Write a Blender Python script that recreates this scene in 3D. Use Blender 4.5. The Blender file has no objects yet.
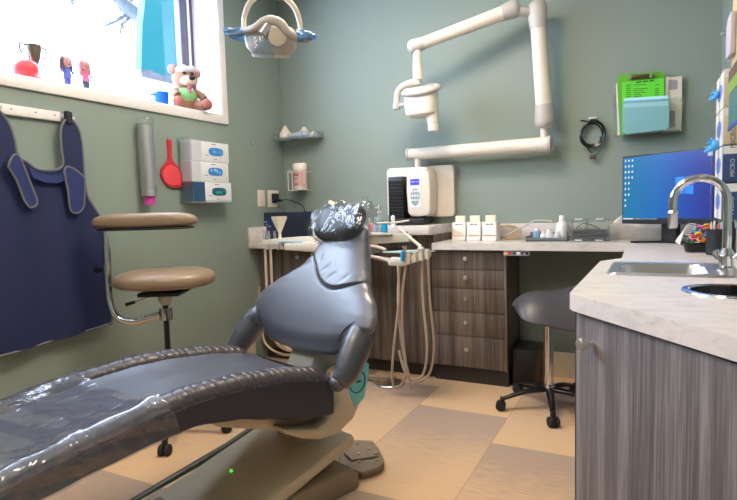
import bpy, bmesh, math, random
import numpy as np
from mathutils import Vector, Matrix
from mathutils.geometry import tessellate_polygon
random.seed(7)
C = bpy.context.scene.collection
PI = math.pi
# ------------------------------------------------------------------ camera
F, YAW, PITCH, ROLL, EYE = 549.03, math.radians(27.0726), math.radians(4.4064), math.radians(-1.6211), 1.12
_r = Vector((math.cos(YAW), math.sin(YAW), 0)); _f = Vector((-math.sin(YAW), math.cos(YAW), 0)); _u = Vector((0, 0, 1))
FW = _f*math.cos(PITCH) - _u*math.sin(PITCH); U2 = _u*math.cos(PITCH) + _f*math.sin(PITCH)
RT = _r*math.cos(ROLL) + U2*math.sin(ROLL); UP = U2*math.cos(ROLL) - _r*math.sin(ROLL)
def ray(x, y): return FW + RT*((x-368.5)/F) - UP*((y-250)/F)
E0 = Vector((0, 0, EYE))
def atz(x, y, z): d = ray(x, y); return E0 + d*((z-EYE)/d.z)
def aty(x, y, Y): d = ray(x, y); return E0 + d*(Y/d.y)
def atx(x, y, X): d = ray(x, y); return E0 + d*(X/d.x)
def atd(x, y, D): return E0 + ray(x, y)*D
def atv(x, y, P):
    d = ray(x, y); t = (P[0]*FW.x + P[1]*FW.y)/(d.x*FW.x + d.y*FW.y); return E0 + d*t
cd = bpy.data.cameras.new('camera'); cam = bpy.data.objects.new('camera', cd); C.objects.link(cam)
cd.sensor_fit = 'HORIZONTAL'; cd.sensor_width = 36; cd.lens = F*36/737; cd.clip_start = .01
M = Matrix((RT, UP, -FW)).transposed().to_4x4(); M.translation = E0; cam.matrix_world = M
bpy.context.scene.camera = cam
# ------------------------------------------------------------------ materials
def lin(c):
    return tuple((v/255/12.92 if v/255 <= .04045 else ((v/255+.055)/1.055)**2.4) for v in c) + (1,)
MATS = {}
def P(name, col, rough=.5, metal=0, var=.06, scale=30, bump=0, bscale=200, **kw):
    if name in MATS: return MATS[name]
    m = bpy.data.materials.new(name); m.use_nodes = True; MATS[name] = m
    nt = m.node_tree; b = nt.nodes['Principled BSDF']
    b.inputs['Roughness'].default_value = rough; b.inputs['Metallic'].default_value = metal
    tc = nt.nodes.new('ShaderNodeTexCoord')
    n = nt.nodes.new('ShaderNodeTexNoise'); n.inputs['Scale'].default_value = scale; n.inputs['Detail'].default_value = 3
    nt.links.new(tc.outputs['Object'], n.inputs['Vector'])
    r = nt.nodes.new('ShaderNodeMix'); r.data_type = 'RGBA'
    c = lin(col); r.inputs[6].default_value = tuple(v*(1-var) for v in c[:3])+(1,); r.inputs[7].default_value = tuple(min(1, v*(1+var)) for v in c[:3])+(1,)
    nt.links.new(n.outputs['Fac'], r.inputs[0]); nt.links.new(r.outputs[2], b.inputs['Base Color'])
    if bump:
        n2 = nt.nodes.new('ShaderNodeTexNoise'); n2.inputs['Scale'].default_value = bscale; n2.inputs['Detail'].default_value = 4
        nt.links.new(tc.outputs['Object'], n2.inputs['Vector'])
        bp = nt.nodes.new('ShaderNodeBump'); bp.inputs['Strength'].default_value = bump; bp.inputs['Distance'].default_value = .002
        nt.links.new(n2.outputs['Fac'], bp.inputs['Height']); nt.links.new(bp.outputs[0], b.inputs['Normal'])
    for k, v in kw.items(): b.inputs[k.replace('_', ' ')].default_value = v
    return m
def clear(name, tint=(250, 252, 252), rough=.05, gloss=1.0, bump=0, bscale=20, body=0):
    if name in MATS: return MATS[name]
    m = bpy.data.materials.new(name); m.use_nodes = True; MATS[name] = m; nt = m.node_tree; nt.nodes.clear()
    o = nt.nodes.new('ShaderNodeOutputMaterial'); t = nt.nodes.new('ShaderNodeBsdfTransparent'); g = nt.nodes.new('ShaderNodeBsdfGlossy')
    t.inputs[0].default_value = lin(tint); g.inputs['Roughness'].default_value = rough
    fr = nt.nodes.new('ShaderNodeLayerWeight'); pw = nt.nodes.new('ShaderNodeMath'); pw.operation = 'POWER'; pw.inputs[1].default_value = 4; nt.links.new(fr.outputs['Facing'], pw.inputs[0])
    fa = nt.nodes.new('ShaderNodeMath'); fa.operation = 'MULTIPLY_ADD'; fa.inputs[1].default_value = .8; fa.inputs[2].default_value = .05; nt.links.new(pw.outputs[0], fa.inputs[0])
    mu = nt.nodes.new('ShaderNodeMath'); mu.operation = 'MULTIPLY'; mu.inputs[1].default_value = gloss; nt.links.new(fa.outputs[0], mu.inputs[0])
    mx = nt.nodes.new('ShaderNodeMixShader'); nt.links.new(mu.outputs[0], mx.inputs[0]); nt.links.new(t.outputs[0], mx.inputs[1]); nt.links.new(g.outputs[0], mx.inputs[2])
    last = mx
    if body:
        d = nt.nodes.new('ShaderNodeBsdfDiffuse'); d.inputs[0].default_value = lin(tint)
        m2 = nt.nodes.new('ShaderNodeMixShader'); m2.inputs[0].default_value = body; nt.links.new(mx.outputs[0], m2.inputs[1]); nt.links.new(d.outputs[0], m2.inputs[2]); last = m2
    if bump:
        tc = nt.nodes.new('ShaderNodeTexCoord'); n = nt.nodes.new('ShaderNodeTexNoise'); n.inputs['Scale'].default_value = bscale; n.inputs['Detail'].default_value = 3
        n.inputs['Distortion'].default_value = 1.5
        nt.links.new(tc.outputs['Object'], n.inputs['Vector']); b = nt.nodes.new('ShaderNodeBump'); b.inputs['Strength'].default_value = bump; b.inputs['Distance'].default_value = .02
        nt.links.new(n.outputs['Fac'], b.inputs['Height']); nt.links.new(b.outputs[0], g.inputs['Normal']); nt.links.new(b.outputs[0], fr.inputs['Normal'])
    nt.links.new(last.outputs[0], o.inputs[0]); return m
def emit(name, col, s):
    if name in MATS: return MATS[name]
    m = P(name, col, .4); b = m.node_tree.nodes['Principled BSDF']; b.inputs['Emission Color'].default_value = lin(col); b.inputs['Emission Strength'].default_value = s
    return m
def nodes(m): nt = m.node_tree; return nt, nt.nodes['Principled BSDF']
def ramp(nt, stops):
    r = nt.nodes.new('ShaderNodeValToRGB'); e = r.color_ramp.elements
    e[0].position, e[0].color = stops[0][0], lin(stops[0][1]); e[1].position, e[1].color = stops[-1][0], lin(stops[-1][1])
    for p, c in stops[1:-1]: x = e.new(p); x.color = lin(c)
    return r
def wood(name, dark, mid, light):
    m = P(name, mid, .45); nt, b = nodes(m)
    g = nt.nodes.new('ShaderNodeNewGeometry'); mp = nt.nodes.new('ShaderNodeMapping'); mp.inputs['Scale'].default_value = (1, 1, .022)
    nt.links.new(g.outputs['Position'], mp.inputs[0])
    n = nt.nodes.new('ShaderNodeTexNoise'); n.inputs['Scale'].default_value = 170; n.inputs['Detail'].default_value = 5; n.inputs['Roughness'].default_value = .65
    n3 = nt.nodes.new('ShaderNodeTexNoise'); n3.inputs['Scale'].default_value = 28; n3.inputs['Detail'].default_value = 2
    nt.links.new(mp.outputs[0], n.inputs[0]); nt.links.new(mp.outputs[0], n3.inputs[0])
    ad = nt.nodes.new('ShaderNodeMath'); ad.operation = 'MULTIPLY_ADD'; ad.inputs[1].default_value = .45; nt.links.new(n3.outputs[0], ad.inputs[0])
    s = nt.nodes.new('ShaderNodeMath'); s.operation = 'MULTIPLY'; s.inputs[1].default_value = .6; nt.links.new(n.outputs[0], s.inputs[0]); nt.links.new(s.outputs[0], ad.inputs[2])
    r = ramp(nt, [(.40, dark), (.52, mid), (.64, light)]); nt.links.new(ad.outputs[0], r.inputs[0]); nt.links.new(r.outputs[0], b.inputs['Base Color'])
    return m
def marble(name, base, vein):
    m = P(name, base, .3); nt, b = nodes(m)
    g = nt.nodes.new('ShaderNodeNewGeometry')
    n = nt.nodes.new('ShaderNodeTexNoise'); n.inputs['Scale'].default_value = 9; n.inputs['Detail'].default_value = 9; n.inputs['Distortion'].default_value = 1.6; n.inputs['Roughness'].default_value = .6
    mp = nt.nodes.new('ShaderNodeMapping'); mp.inputs['Scale'].default_value = (1, 2.4, 2.4); mp.inputs['Rotation'].default_value = (0, .5, .6)
    nt.links.new(g.outputs['Position'], mp.inputs[0]); nt.links.new(mp.outputs[0], n.inputs[0])
    r = ramp(nt, [(.3, vein), (.42, tuple(int((a*2+c)/3) for a, c in zip(base, vein))), (.55, base), (.75, tuple(min(255, v+6) for v in base))])
    nt.links.new(n.outputs[0], r.inputs[0]); nt.links.new(r.outputs[0], b.inputs['Base Color'])
    return m
WALL = (134, 147, 138)
m_wall = P('sage_wall_paint', WALL, .62, var=.015, scale=4, bump=.12, bscale=90)
m_ceil = P('ceiling_paint', (225, 224, 218), .9, bump=.2, bscale=60)
m_white = P('white_trim_paint', (232, 226, 222), .4)
m_base = P('cream_baseboard', (206, 190, 160), .5)
m_wood = wood('grey_brown_laminate', (62, 55, 51), (92, 82, 76), (124, 112, 104))
m_wood2 = wood('grey_laminate', (82, 77, 77), (106, 100, 100), (136, 130, 130))
m_kick = P('dark_kick', (50, 44, 42), .6)
m_top = marble('marble_laminate', (216, 209, 204), (190, 184, 182))
m_leather = P('charcoal_leather', (54, 58, 70), .4, Specular_IOR_Level=1.0, Coat_Weight=.6, Coat_Roughness=.38, var=.05, bump=.25, bscale=420)
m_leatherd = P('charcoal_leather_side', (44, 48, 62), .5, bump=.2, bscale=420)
m_tanv = P('tan_vinyl', (140, 120, 97), .3, bump=.12, bscale=300)
m_beige = P('beige_plastic', (206, 198, 182), .38)
m_beiged = P('warm_beige_plastic', (168, 150, 128), .5)
m_basec = P('greige_base_plastic', (200, 184, 158), .42)
m_teal = P('teal_plastic', (112, 200, 206), .45)
m_xwhite = P('cream_white_plastic', (222, 212, 198), .36)
m_xgrey = P('light_grey_plastic', (186, 180, 174), .42)
m_chrome = P('chrome', (210, 210, 212), .12, 1, var=.02)
m_steel = P('brushed_steel', (206, 204, 204), .3, 1, var=.05, bump=.1, bscale=150)
m_nickel = P('satin_nickel', (226, 222, 216), .38, 1)
m_black = P('black_plastic', (22, 22, 24), .45)
m_blackg = P('black_gloss', (14, 14, 16), .2)
m_rub = P('black_rubber', (26, 26, 28), .7)
m_navy = P('navy_fabric', (26, 36, 78), .75, bump=.4, bscale=500)
m_piping = P('grey_piping', (108, 108, 112), .7)
m_clear = clear('clear_acrylic', (248, 251, 251), .06, .9, body=.03)
m_film = clear('plastic_film', (216, 218, 228), .13, 2.0, bump=.4, bscale=9, body=.06)
m_bag = clear('plastic_bag', (236, 238, 240), .05, .9, bump=.9, bscale=11, body=.015)
m_glass = clear('window_glass', (250, 252, 252), .0, .7)
m_red = P('red_plastic', (206, 40, 56), .3)
m_hose = P('beige_hose', (190, 172, 154), .5)
m_paper = P('white_paper', (232, 228, 222), .7)
m_card = P('white_card', (236, 232, 226), .6)
m_blue = P('blue_plastic', (30, 140, 190), .4)
m_glove = P('blue_glove', (70, 165, 225), .45)
m_txt = P('dark_ink', (60, 62, 70), .6)
# ------------------------------------------------------------------ mesh builder
class MB:
    def __init__(s): s.bm = bmesh.new()
    def _merge(s, b2):
        me = bpy.data.meshes.new('tmp'); b2.to_mesh(me); b2.free(); s.bm.from_mesh(me); bpy.data.meshes.remove(me); return s
    def box(s, c, size, rot=None, bev=0, seg=2):
        b = bmesh.new(); bmesh.ops.create_cube(b, size=1)
        bmesh.ops.scale(b, vec=size, verts=b.verts)
        if bev: bmesh.ops.bevel(b, geom=b.edges[:], offset=bev, segments=seg, affect='EDGES', profile=.5)
        mt = Matrix.Translation(Vector(c))
        if rot is not None: mt = mt @ (Matrix.Rotation(rot, 4, 'Z') if isinstance(rot, (int, float)) else rot.to_4x4())
        bmesh.ops.transform(b, matrix=mt, verts=b.verts); return s._merge(b)
    def span(s, a, b, bev=0, seg=2):
        a = Vector(a); b = Vector(b); return s.box((a+b)/2, [abs(v) for v in (b-a)], None, bev, seg)
    def bar(s, a, b, w, h, bev=0, up=(0, 0, 1)):
        a = Vector(a); b = Vector(b); x = (b-a).normalized(); y = Vector(up).cross(x).normalized(); z = x.cross(y)
        return s.box((a+b)/2, ((b-a).length, w, h), Matrix((x, y, z)).transposed(), bev)
    def tube(s, pts, r, seg=12, closed=False, smooth=0, cap=True, flat=1, up=None):
        pts = [Vector(p) for p in pts]
        if smooth: 
            rr = r if isinstance(r, (list, tuple)) else None
            pts, rr2 = spline(pts, smooth, closed, rr); r = rr2 if rr else r
        n = len(pts); rs = list(r) if isinstance(r, (list, tuple)) else [r]*n
        b = bmesh.new(); rings = []; prev = None
        for i, p in enumerate(pts):
            if closed: t = pts[(i+1) % n]-pts[i-1]
            else: t = pts[min(i+1, n-1)]-pts[max(i-1, 0)]
            if t.length < 1e-9: t = Vector((0, 0, 1))
            t.normalize()
            if prev is None:
                a = Vector(up) if up else (Vector((0, 0, 1)) if abs(t.z) < .9 else Vector((1, 0, 0)))
                x = a.cross(t).normalized()
            else: x = (prev - t*prev.dot(t)).normalized()
            y = t.cross(x); prev = x
            rings.append([b.verts.new(p + (x*math.cos(2*PI*k/seg) + y*(math.sin(2*PI*k/seg)*flat))*rs[i]) for k in range(seg)])
        m = n if closed else n-1
        for i in range(m):
            A, B = rings[i], rings[(i+1) % n]
            for k in range(seg): b.faces.new((A[k], A[(k+1) % seg], B[(k+1) % seg], B[k]))
        if cap and not closed: b.faces.new(rings[0][::-1]); b.faces.new(rings[-1])
        return s._merge(b)
    def cyl(s, a, b, r0, r1=None, seg=24):
        return s.tube([a, b], [r0, r0 if r1 is None else r1], seg)
    def lathe(s, prof, o=(0, 0, 0), ax=(0, 0, 1), seg=28, arc=None):
        o = Vector(o); z = Vector(ax).normalized(); x = (Vector((1, 0, 0)) if abs(z.x) < .9 else Vector((0, 1, 0))); x = (x - z*x.dot(z)).normalized(); y = z.cross(x)
        b = bmesh.new(); R = []
        for r, h in prof:
            if r < 1e-6: R.append([b.verts.new(o+z*h)]*seg)
            else: R.append([b.verts.new(o+z*h+(x*math.cos(2*PI*k/seg)+y*math.sin(2*PI*k/seg))*r) for k in range(seg)])
        for A, B in zip(R, R[1:]):
            for k in range(seg):
                q = []
                for v in (A[k], A[(k+1) % seg], B[(k+1) % seg], B[k]):
                    if v not in q: q.append(v)
                if len(q) > 2: 
                    try: b.faces.new(q)
                    except ValueError: pass
        return s._merge(b)
    def ell(s, c, r, rot=None, seg=20):
        b = bmesh.new(); bmesh.ops.create_uvsphere(b, u_segments=seg, v_segments=max(8, seg//2), radius=1)
        r = (r, r, r) if isinstance(r, (int, float)) else r
        bmesh.ops.scale(b, vec=r, verts=b.verts)
        mt = Matrix.Translation(Vector(c))
        if rot is not None: mt = mt @ rot.to_4x4()
        bmesh.ops.transform(b, matrix=mt, verts=b.verts); return s._merge(b)
    def prism(s, outline, fn, w0, w1, bev=0, holes=()):
        """outline of 2D points, fn(u,v,w) -> world"""
        b = bmesh.new(); loops = [list(outline)]+[list(h) for h in holes]
        tri = tessellate_polygon([[Vector((p[0], p[1], 0)) for p in l] for l in loops]); flat = [p for l in loops for p in l]
        A = [b.verts.new(fn(p[0], p[1], w0)) for p in flat]; B = [b.verts.new(fn(p[0], p[1], w1)) for p in flat]
        if holes:
            for t in tri: b.faces.new([A[i] for i in t]); b.faces.new([B[i] for i in reversed(t)])
        else: b.faces.new(A); b.faces.new(B[::-1])
        k = 0
        for l in loops:
            n = len(l)
            for i in range(n):
                j = (i+1) % n; b.faces.new((A[k+i], B[k+i], B[k+j], A[k+j]))
            k += n
        bmesh.ops.recalc_face_normals(b, faces=b.faces)
        if bev:
            es = [e for e in b.edges if len(e.link_faces) == 2 and e.calc_face_angle(0) > .9]
            bmesh.ops.bevel(b, geom=es, offset=bev, segments=2, affect='EDGES', profile=.5)
        return s._merge(b)
    def grid(s, fn, nu, nv, closeu=False, capv=False, keep=None):
        b = bmesh.new(); G = [[b.verts.new(fn(i/(nu if closeu else nu-1), j/(nv-1))) for i in range(nu)] for j in range(nv)]
        for j in range(nv-1):
            for i in range(nu if closeu else nu-1):
                q = (G[j][i], G[j][(i+1) % nu], G[j+1][(i+1) % nu], G[j+1][i])
                if keep is None or keep(sum((v.co for v in q), Vector())/4, i, j):
                    b.faces.new(q)
        if capv: b.faces.new(G[0][::-1]); b.faces.new(G[-1])
        lone = [v for v in b.verts if not v.link_faces]
        for v in lone: b.verts.remove(v)
        return s._merge(b)
def spline(pts, k, closed=False, rs=None):
    n = len(pts); out = []; ro = []
    segs = n if closed else n-1
    for i in range(segs):
        g = (lambda j: pts[j % n]) if closed else (lambda j: pts[max(0, min(n-1, j))])
        p0, p1, p2, p3 = g(i-1), g(i), g(i+1), g(i+2)
        for j in range(k):
            t = j/k
            out.append(.5*((2*p1)+(p2-p0)*t+(2*p0-5*p1+4*p2-p3)*t*t+(3*p1-p0-3*p2+p3)*t**3))
            if rs: ro.append(rs[i]+(rs[(i+1) % n]-rs[i])*t)
    if not closed:
        out.append(pts[-1].copy()); 
        if rs: ro.append(rs[-1])
    return out, ro
INV = {}
def thing(name, label, cat, loc=(0, 0, 0), rotz=0, group=None):
    o = bpy.data.objects.new(name, None); C.objects.link(o); o.empty_display_size = .05
    o.location = loc; o.rotation_euler = (0, 0, rotz); o['label'] = label; o['category'] = cat
    if group: o['group'] = group
    INV[o.name] = (Matrix.Translation(Vector(loc)) @ Matrix.Rotation(rotz, 4, 'Z')); return o
def obj(name, mb, mat, parent=None, local=False, sharp=38, label=None, flat=False):
    """links the builder's geometry as ONE mesh; parented meshes are given in world space unless local"""
    me = bpy.data.meshes.new(name); bm = mb.bm
    bmesh.ops.recalc_face_normals(bm, faces=bm.faces)
    o = bpy.data.objects.new(name, me)
    if parent is not None:
        W = INV[parent.name]
        if not local: bmesh.ops.transform(bm, matrix=W.inverted(), verts=bm.verts)
        o.parent = parent; INV[o.name] = W
    else:
        xs = [v.co for v in bm.verts]; c = Vector((sum(v.x for v in xs)/len(xs), sum(v.y for v in xs)/len(xs), min(v.z for v in xs)))
        if not local: bmesh.ops.translate(bm, vec=-c, verts=bm.verts); o.location = c
        INV[o.name] = Matrix.Translation(o.location)
    for f in bm.faces: f.smooth = not flat
    bm.to_mesh(me); bm.free(); me.materials.append(mat)
    if not flat: me.set_sharp_from_angle(angle=math.radians(sharp))
    C.objects.link(o)
    if label: o['label'] = label
    return o
def tag(o, label, cat, group=None, kind=None):
    o['label'] = label; o['category'] = cat
    if group: o['group'] = group
    if kind: o['kind'] = kind
    return o
def struct(name, mb, mat, **k): o = obj(name, mb, mat, **k); o['kind'] = 'structure'; return o
def text(name, s, size, pos, xdir, ydir, mat, parent, depth=.0004, align='CENTER'):
    cu = bpy.data.curves.new('t', 'FONT'); cu.body = s; cu.size = size; cu.extrude = depth; cu.align_x = align; cu.align_y = 'CENTER'; cu.resolution_u = 2
    t = bpy.data.objects.new('t', cu); C.objects.link(t)
    bpy.context.view_layer.update()
    me = bpy.data.meshes.new_from_object(t.evaluated_get(bpy.context.evaluated_depsgraph_get())); bpy.data.objects.remove(t); bpy.data.curves.remove(cu)
    x = Vector(xdir).normalized(); y = Vector(ydir).normalized(); z = x.cross(y)
    W = Matrix((x, y, z)).transposed().to_4x4(); W.translation = Vector(pos)
    me.transform(INV[parent.name].inverted() @ W); me.name = name; me.materials.clear(); me.materials.append(mat)
    o = bpy.data.objects.new(name, me); C.objects.link(o); o.parent = parent; INV[o.name] = INV[parent.name]; return o
def dup(root, loc=None, label=None, rotz=None):
    r = root.copy(); C.objects.link(r)
    if loc is not None: r.location = loc
    if rotz is not None: r.rotation_euler = (0, 0, rotz)
    if label: r['label'] = label
    for ch in list(root.children):
        c = ch.copy(); C.objects.link(c); c.parent = r
        for g in ch.children: d = g.copy(); C.objects.link(d); d.parent = c
    return r
def strokes(name, n, size, pos, xdir, ydir, mat, parent):
    # a line of print too small to read in the photograph: n short word-like dashes
    x = Vector(xdir).normalized(); y = Vector(ydir).normalized(); rnd = random.Random(n*7+int(size*1e4)); ws = [rnd.uniform(1.2, 2.6)*size for _ in range(n)]
    tot = sum(ws)+size*.5*(n-1); u = -tot/2; mb = MB(); z = x.cross(y)
    pts = []
    for i, w_ in enumerate(ws): mb.prism([(u, -size*.28), (u+w_, -size*.28), (u+w_, size*.28), (u, size*.28)], lambda a, b_, c: Vector(pos)+x*a+y*b_+z*c, 0, .0006); u += w_+size*.5
    return obj(name, mb, mat, parent)
XL, YB, XR, YF, ZC = -2.60, 3.64, .348, -1.6, 2.75
X, Y, Z = Vector((1, 0, 0)), Vector((0, 1, 0)), Vector((0, 0, 1))
fxz = lambda y: (lambda u, v, w: Vector((u, y+w, v)))
# ------------------------------------------------------------------ setting
mf = P('carpet_tiles', (180, 150, 120), .95, bump=.6, bscale=500); nt, b = nodes(mf)
g = nt.nodes.new('ShaderNodeNewGeometry'); sp = nt.nodes.new('ShaderNodeSeparateXYZ'); nt.links.new(g.outputs['Position'], sp.inputs[0])
def mth(op, a, b_=None, c=None):
    n = nt.nodes.new('ShaderNodeMath'); n.operation = op
    for i, v in enumerate((a, b_, c)):
        if v is None: continue
        if isinstance(v, (int, float)): n.inputs[i].default_value = v
        else: nt.links.new(v, n.inputs[i])
    return n.outputs[0]
TW, TL = .4980, .976
cx = mth('DIVIDE', mth('ADD', sp.outputs[0], 1.1458+TW*40), TW); ci = mth('FLOOR', cx); fx = mth('FRACT', cx)
off = mth('FRACT', mth('MULTIPLY', mth('SUBTRACT', ci, 40.0), .344))
cy = mth('ADD', mth('DIVIDE', mth('SUBTRACT', sp.outputs[1], 1.842-TL*40), TL), off); yi = mth('FLOOR', cy); fy = mth('FRACT', cy)
cb = nt.nodes.new('ShaderNodeCombineXYZ'); nt.links.new(ci, cb.inputs[0]); nt.links.new(yi, cb.inputs[1])
wn = nt.nodes.new('ShaderNodeTexWhiteNoise'); nt.links.new(cb.outputs[0], wn.inputs[0])
mp = nt.nodes.new('ShaderNodeMapping'); mp.inputs['Scale'].default_value = (6, 90, 1); nt.links.new(g.outputs['Position'], mp.inputs[0])
ns = nt.nodes.new('ShaderNodeTexNoise'); ns.inputs['Scale'].default_value = 1.8; ns.inputs['Detail'].default_value = 4; nt.links.new(mp.outputs[0], ns.inputs[0])
v = mth('ADD', mth('MULTIPLY_ADD', fy, .78, mth('MULTIPLY', wn.outputs[0], .12)), mth('MULTIPLY', mth('SUBTRACT', ns.outputs[0], .5), .8))
rp = ramp(nt, [(.05, (212, 178, 138)), (.45, (200, 168, 134)), (.68, (172, 148, 128)), (1.0, (162, 142, 128))]); nt.links.new(v, rp.inputs[0])
ed = mth('MAXIMUM', mth('ABSOLUTE', mth('SUBTRACT', fx, .5)), mth('ADD', mth('MULTIPLY', mth('ABSOLUTE', mth('SUBTRACT', fy, .5)), 1.0), 0))
seam = mth('MAXIMUM', mth('GREATER_THAN', mth('ABSOLUTE', mth('SUBTRACT', fx, .5)), .4965), mth('GREATER_THAN', mth('ABSOLUTE', mth('SUBTRACT', fy, .5)), .4985))
mx = nt.nodes.new('ShaderNodeMix'); mx.data_type = 'RGBA'; nt.links.new(mth('MULTIPLY', seam, .45), mx.inputs[0]); nt.links.new(rp.outputs[0], mx.inputs[6]); mx.inputs[7].default_value = lin((120, 96, 74)); nt.links.new(mx.outputs[2], b.inputs['Base Color'])
struct('floor', MB().span((XL-.26, YF-.1, -.08), (XR+.1, YB+.1, 0)), mf)
struct('ceiling', MB().span((XL-.26, YF-.1, ZC), (XR+.1, YB+.1, ZC+.08)), m_ceil)
struct('wall_back', MB().span((XL-.26, YB, -.02), (XR+.1, YB+.1, ZC+.02)), m_wall)
struct('wall_right', MB().span((XR, YF-.1, -.02), (XR+.1, YB, ZC+.02)), m_wall)
struct('wall_front', MB().span((XL-.26, YF-.1, -.02), (XR, YF, ZC+.02)), m_wall)
WY0, WY1, WZ0, WZ1, WD = .55, 2.945, 1.765, 2.62, .26   # window opening
struct('wall_left', MB().prism([(YF, -.02), (YB, -.02), (YB, ZC+.02), (YF, ZC+.02)], lambda u, v, w: Vector((XL-w, u, v)), 0, WD,
       holes=[[(WY0, WZ0), (WY1, WZ0), (WY1, WZ1), (WY0, WZ1)]]), m_wall)
# window: jamb liner, casing, sash, glass
t = .012
lin_ = MB()
for a, b_ in (((XL-WD, WY0, WZ0-0), (XL+.012, WY1, WZ0+t)), ((XL-WD, WY0, WZ1-t), (XL+.012, WY1, WZ1)), ((XL-WD, WY0, WZ0), (XL+.012, WY0+t, WZ1)), ((XL-WD, WY1-t, WZ0), (XL+.012, WY1, WZ1))):
    lin_.span(a, b_, .002)
struct('window_1', lin_, P('white_jamb', (236, 232, 236), .4))
cs = MB(); k = .05
for a, b_ in (((XL-.0, WY0-k, WZ0-k), (XL+.016, WY1+k, WZ0+.004)), ((XL, WY0-k, WZ1-.004), (XL+.016, WY1+k, WZ1+k)), ((XL, WY0-k, WZ0), (XL+.016, WY0+.004, WZ1)), ((XL, WY1-.004, WZ0), (XL+.016, WY1+k, WZ1))):
    cs.span(a, b_, .004)
struct('trim_1', cs, m_white)
fr = MB(); X1 = XL-WD+.03
for (y0, y1) in ((WY0, 1.36), (1.36, WY1)):
    for a, b_ in (((X1-.03, y0, WZ0), (X1+.02, y0+.045, WZ1)), ((X1-.03, y1-(.125 if y1 == WY1 else .045), WZ0), (X1+.02, y1, WZ1)), ((X1-.03, y0, WZ0), (X1+.02, y1, WZ0+.02)), ((X1-.03, y0, WZ1-.045), (X1+.02, y1, WZ1))):
        fr.span(a, b_, .003)
struct('window_2', fr, P('dark_sash', (84, 84, 100), .4))
struct('window_3', MB().span((X1-.012, WY0+.03, WZ0+.01), (X1-.008, WY1-.03, WZ1-.03)), m_glass)
bl = MB(); bl.span((X1+.021, WY1-.062, WZ0+.02), (X1+.028, WY1-.045, WZ1)); struct('trim_2', bl, m_white)
bbm = MB().prism([(0, 0), (.016, 0), (.016, .12), (.012, .128), (.012, .145), (.004, .16), (0, .16)], lambda u, v, w: Vector((w, YB-u, v)), -.66, XR)
struct('baseboard_back', bbm, m_base)
struct('baseboard_left', MB().prism([(0, 0), (.016, 0), (.016, .12), (.012, .128), (.012, .145), (.004, .16), (0, .16)], lambda u, v, w: Vector((XL+u, w, v)), YF, 3.18), m_base)
# ceiling light panels
for i, (lx, ly) in enumerate(((-1.15, 2.2), (-1.15, .1))):
    L = thing('ceiling_light', 'square white ceiling light panel '+('over the far half of the room' if i == 0 else 'over the near half of the room'), 'ceiling light', (lx, ly, ZC-.03), 0, 'ceiling panels')
    f_ = MB()
    for a, b_ in (((-.33, -.33, 0), (.33, -.3, .03)), ((-.33, .3, 0), (.33, .33, .03)), ((-.33, -.33, 0), (-.3, .33, .03)), ((.3, -.33, 0), (.33, .33, .03))): f_.span(a, b_)
    obj('frame', f_, m_white, L, local=True)
    obj('diffuser', MB().span((-.3, -.3, .008), (.3, .3, .02)), emit('panel_light', (255, 236, 214), 34.0), L, local=True)
# ------------------------------------------------------------------ outside
bld = MB(); bp_ = [atx(*p, -6) for p in ((141, 69), (178, 73))]
o = thing('building', 'turquoise clad building wing seen through the window', 'building', (-6.6, 5.7, 0))
obj('cladding', MB().prism([(5.28, 3.03), (5.34, 3.6), (5.5, 4.4), (8.6, 4.9), (8.6, 3.03)], lambda u, v, w: Vector((-6+w, u, v)), 0, -.12), P('turquoise_cladding', (0, 136, 146), .5, bump=.1), o)
obj('soffit', MB().span((-6.5, 5.27, 2.93), (-5.99, 8.6, 3.03)), P('grey_soffit', (110, 120, 140), .6), o)
obj('pillar', MB().span((-6.45, 7.6, -.4), (-6.1, 8.2, 2.95)), P('grey_soffit', (120, 120, 125), .6), o)
tr = thing('tree', 'leafless tree with rough grey bark outside the window', 'tree', (-8.5, 9.6, -.5))
tm = MB(); tm.tube([(-8.5, 9.6, -.5), (-8.5, 9.6, 1.4), (-8.5, 9.3, 2.9), atx(166, 45, -8.5), atx(140, 20, -8.5), atx(124, 6, -8.5), atx(112, -8, -8.5), atx(100, -50, -8.5)], [.3, .27, .2, .16, .17, .14, .12, .08], 10, smooth=6)
# trunk hidden behind the building wing; limb crosses the top of the window
obj('limb', tm, P('bark', (120, 118, 124), .9, var=.35, scale=14, bump=1, bscale=20), tr)
br = MB()
def twig(a, b_, r, n=3):
    a = Vector(a); b_ = Vector(b_); m_ = (a+b_)/2+Vector((0, random.uniform(-.15, .15), random.uniform(-.1, .1)))
    br.tube([a, m_, b_], [r, r*.8, r*.5], 6, smooth=4)
    if n > 0:
        for q in range(2):
            d = (b_-a).length*.6; s_ = a.lerp(b_, random.uniform(.4, .9)); twig(s_, s_+Vector((random.uniform(-.2, .2), random.uniform(-1, 1)*d, random.uniform(-.5, .8)*d)), r*.5, n-1)
for p0, p1 in (((130, 12), (104, 26)), ((126, 8), (113, 2)), ((124, 6), (140, -10)), ((135, 15), (120, 34)), ((80, -6), (75, 4)), ((112, -8), (80, -6)), ((138, 18), (150, -6))):
    twig(atx(*p0, -8.5), atx(*p1, -8.5), .035)
obj('branches', br, P('twig_bark', (128, 124, 130), .9), tr)
# ------------------------------------------------------------------ items on the sill
SZ = WZ0+t
def sill(px, py, X_): return atx(px, py, X_)
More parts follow.
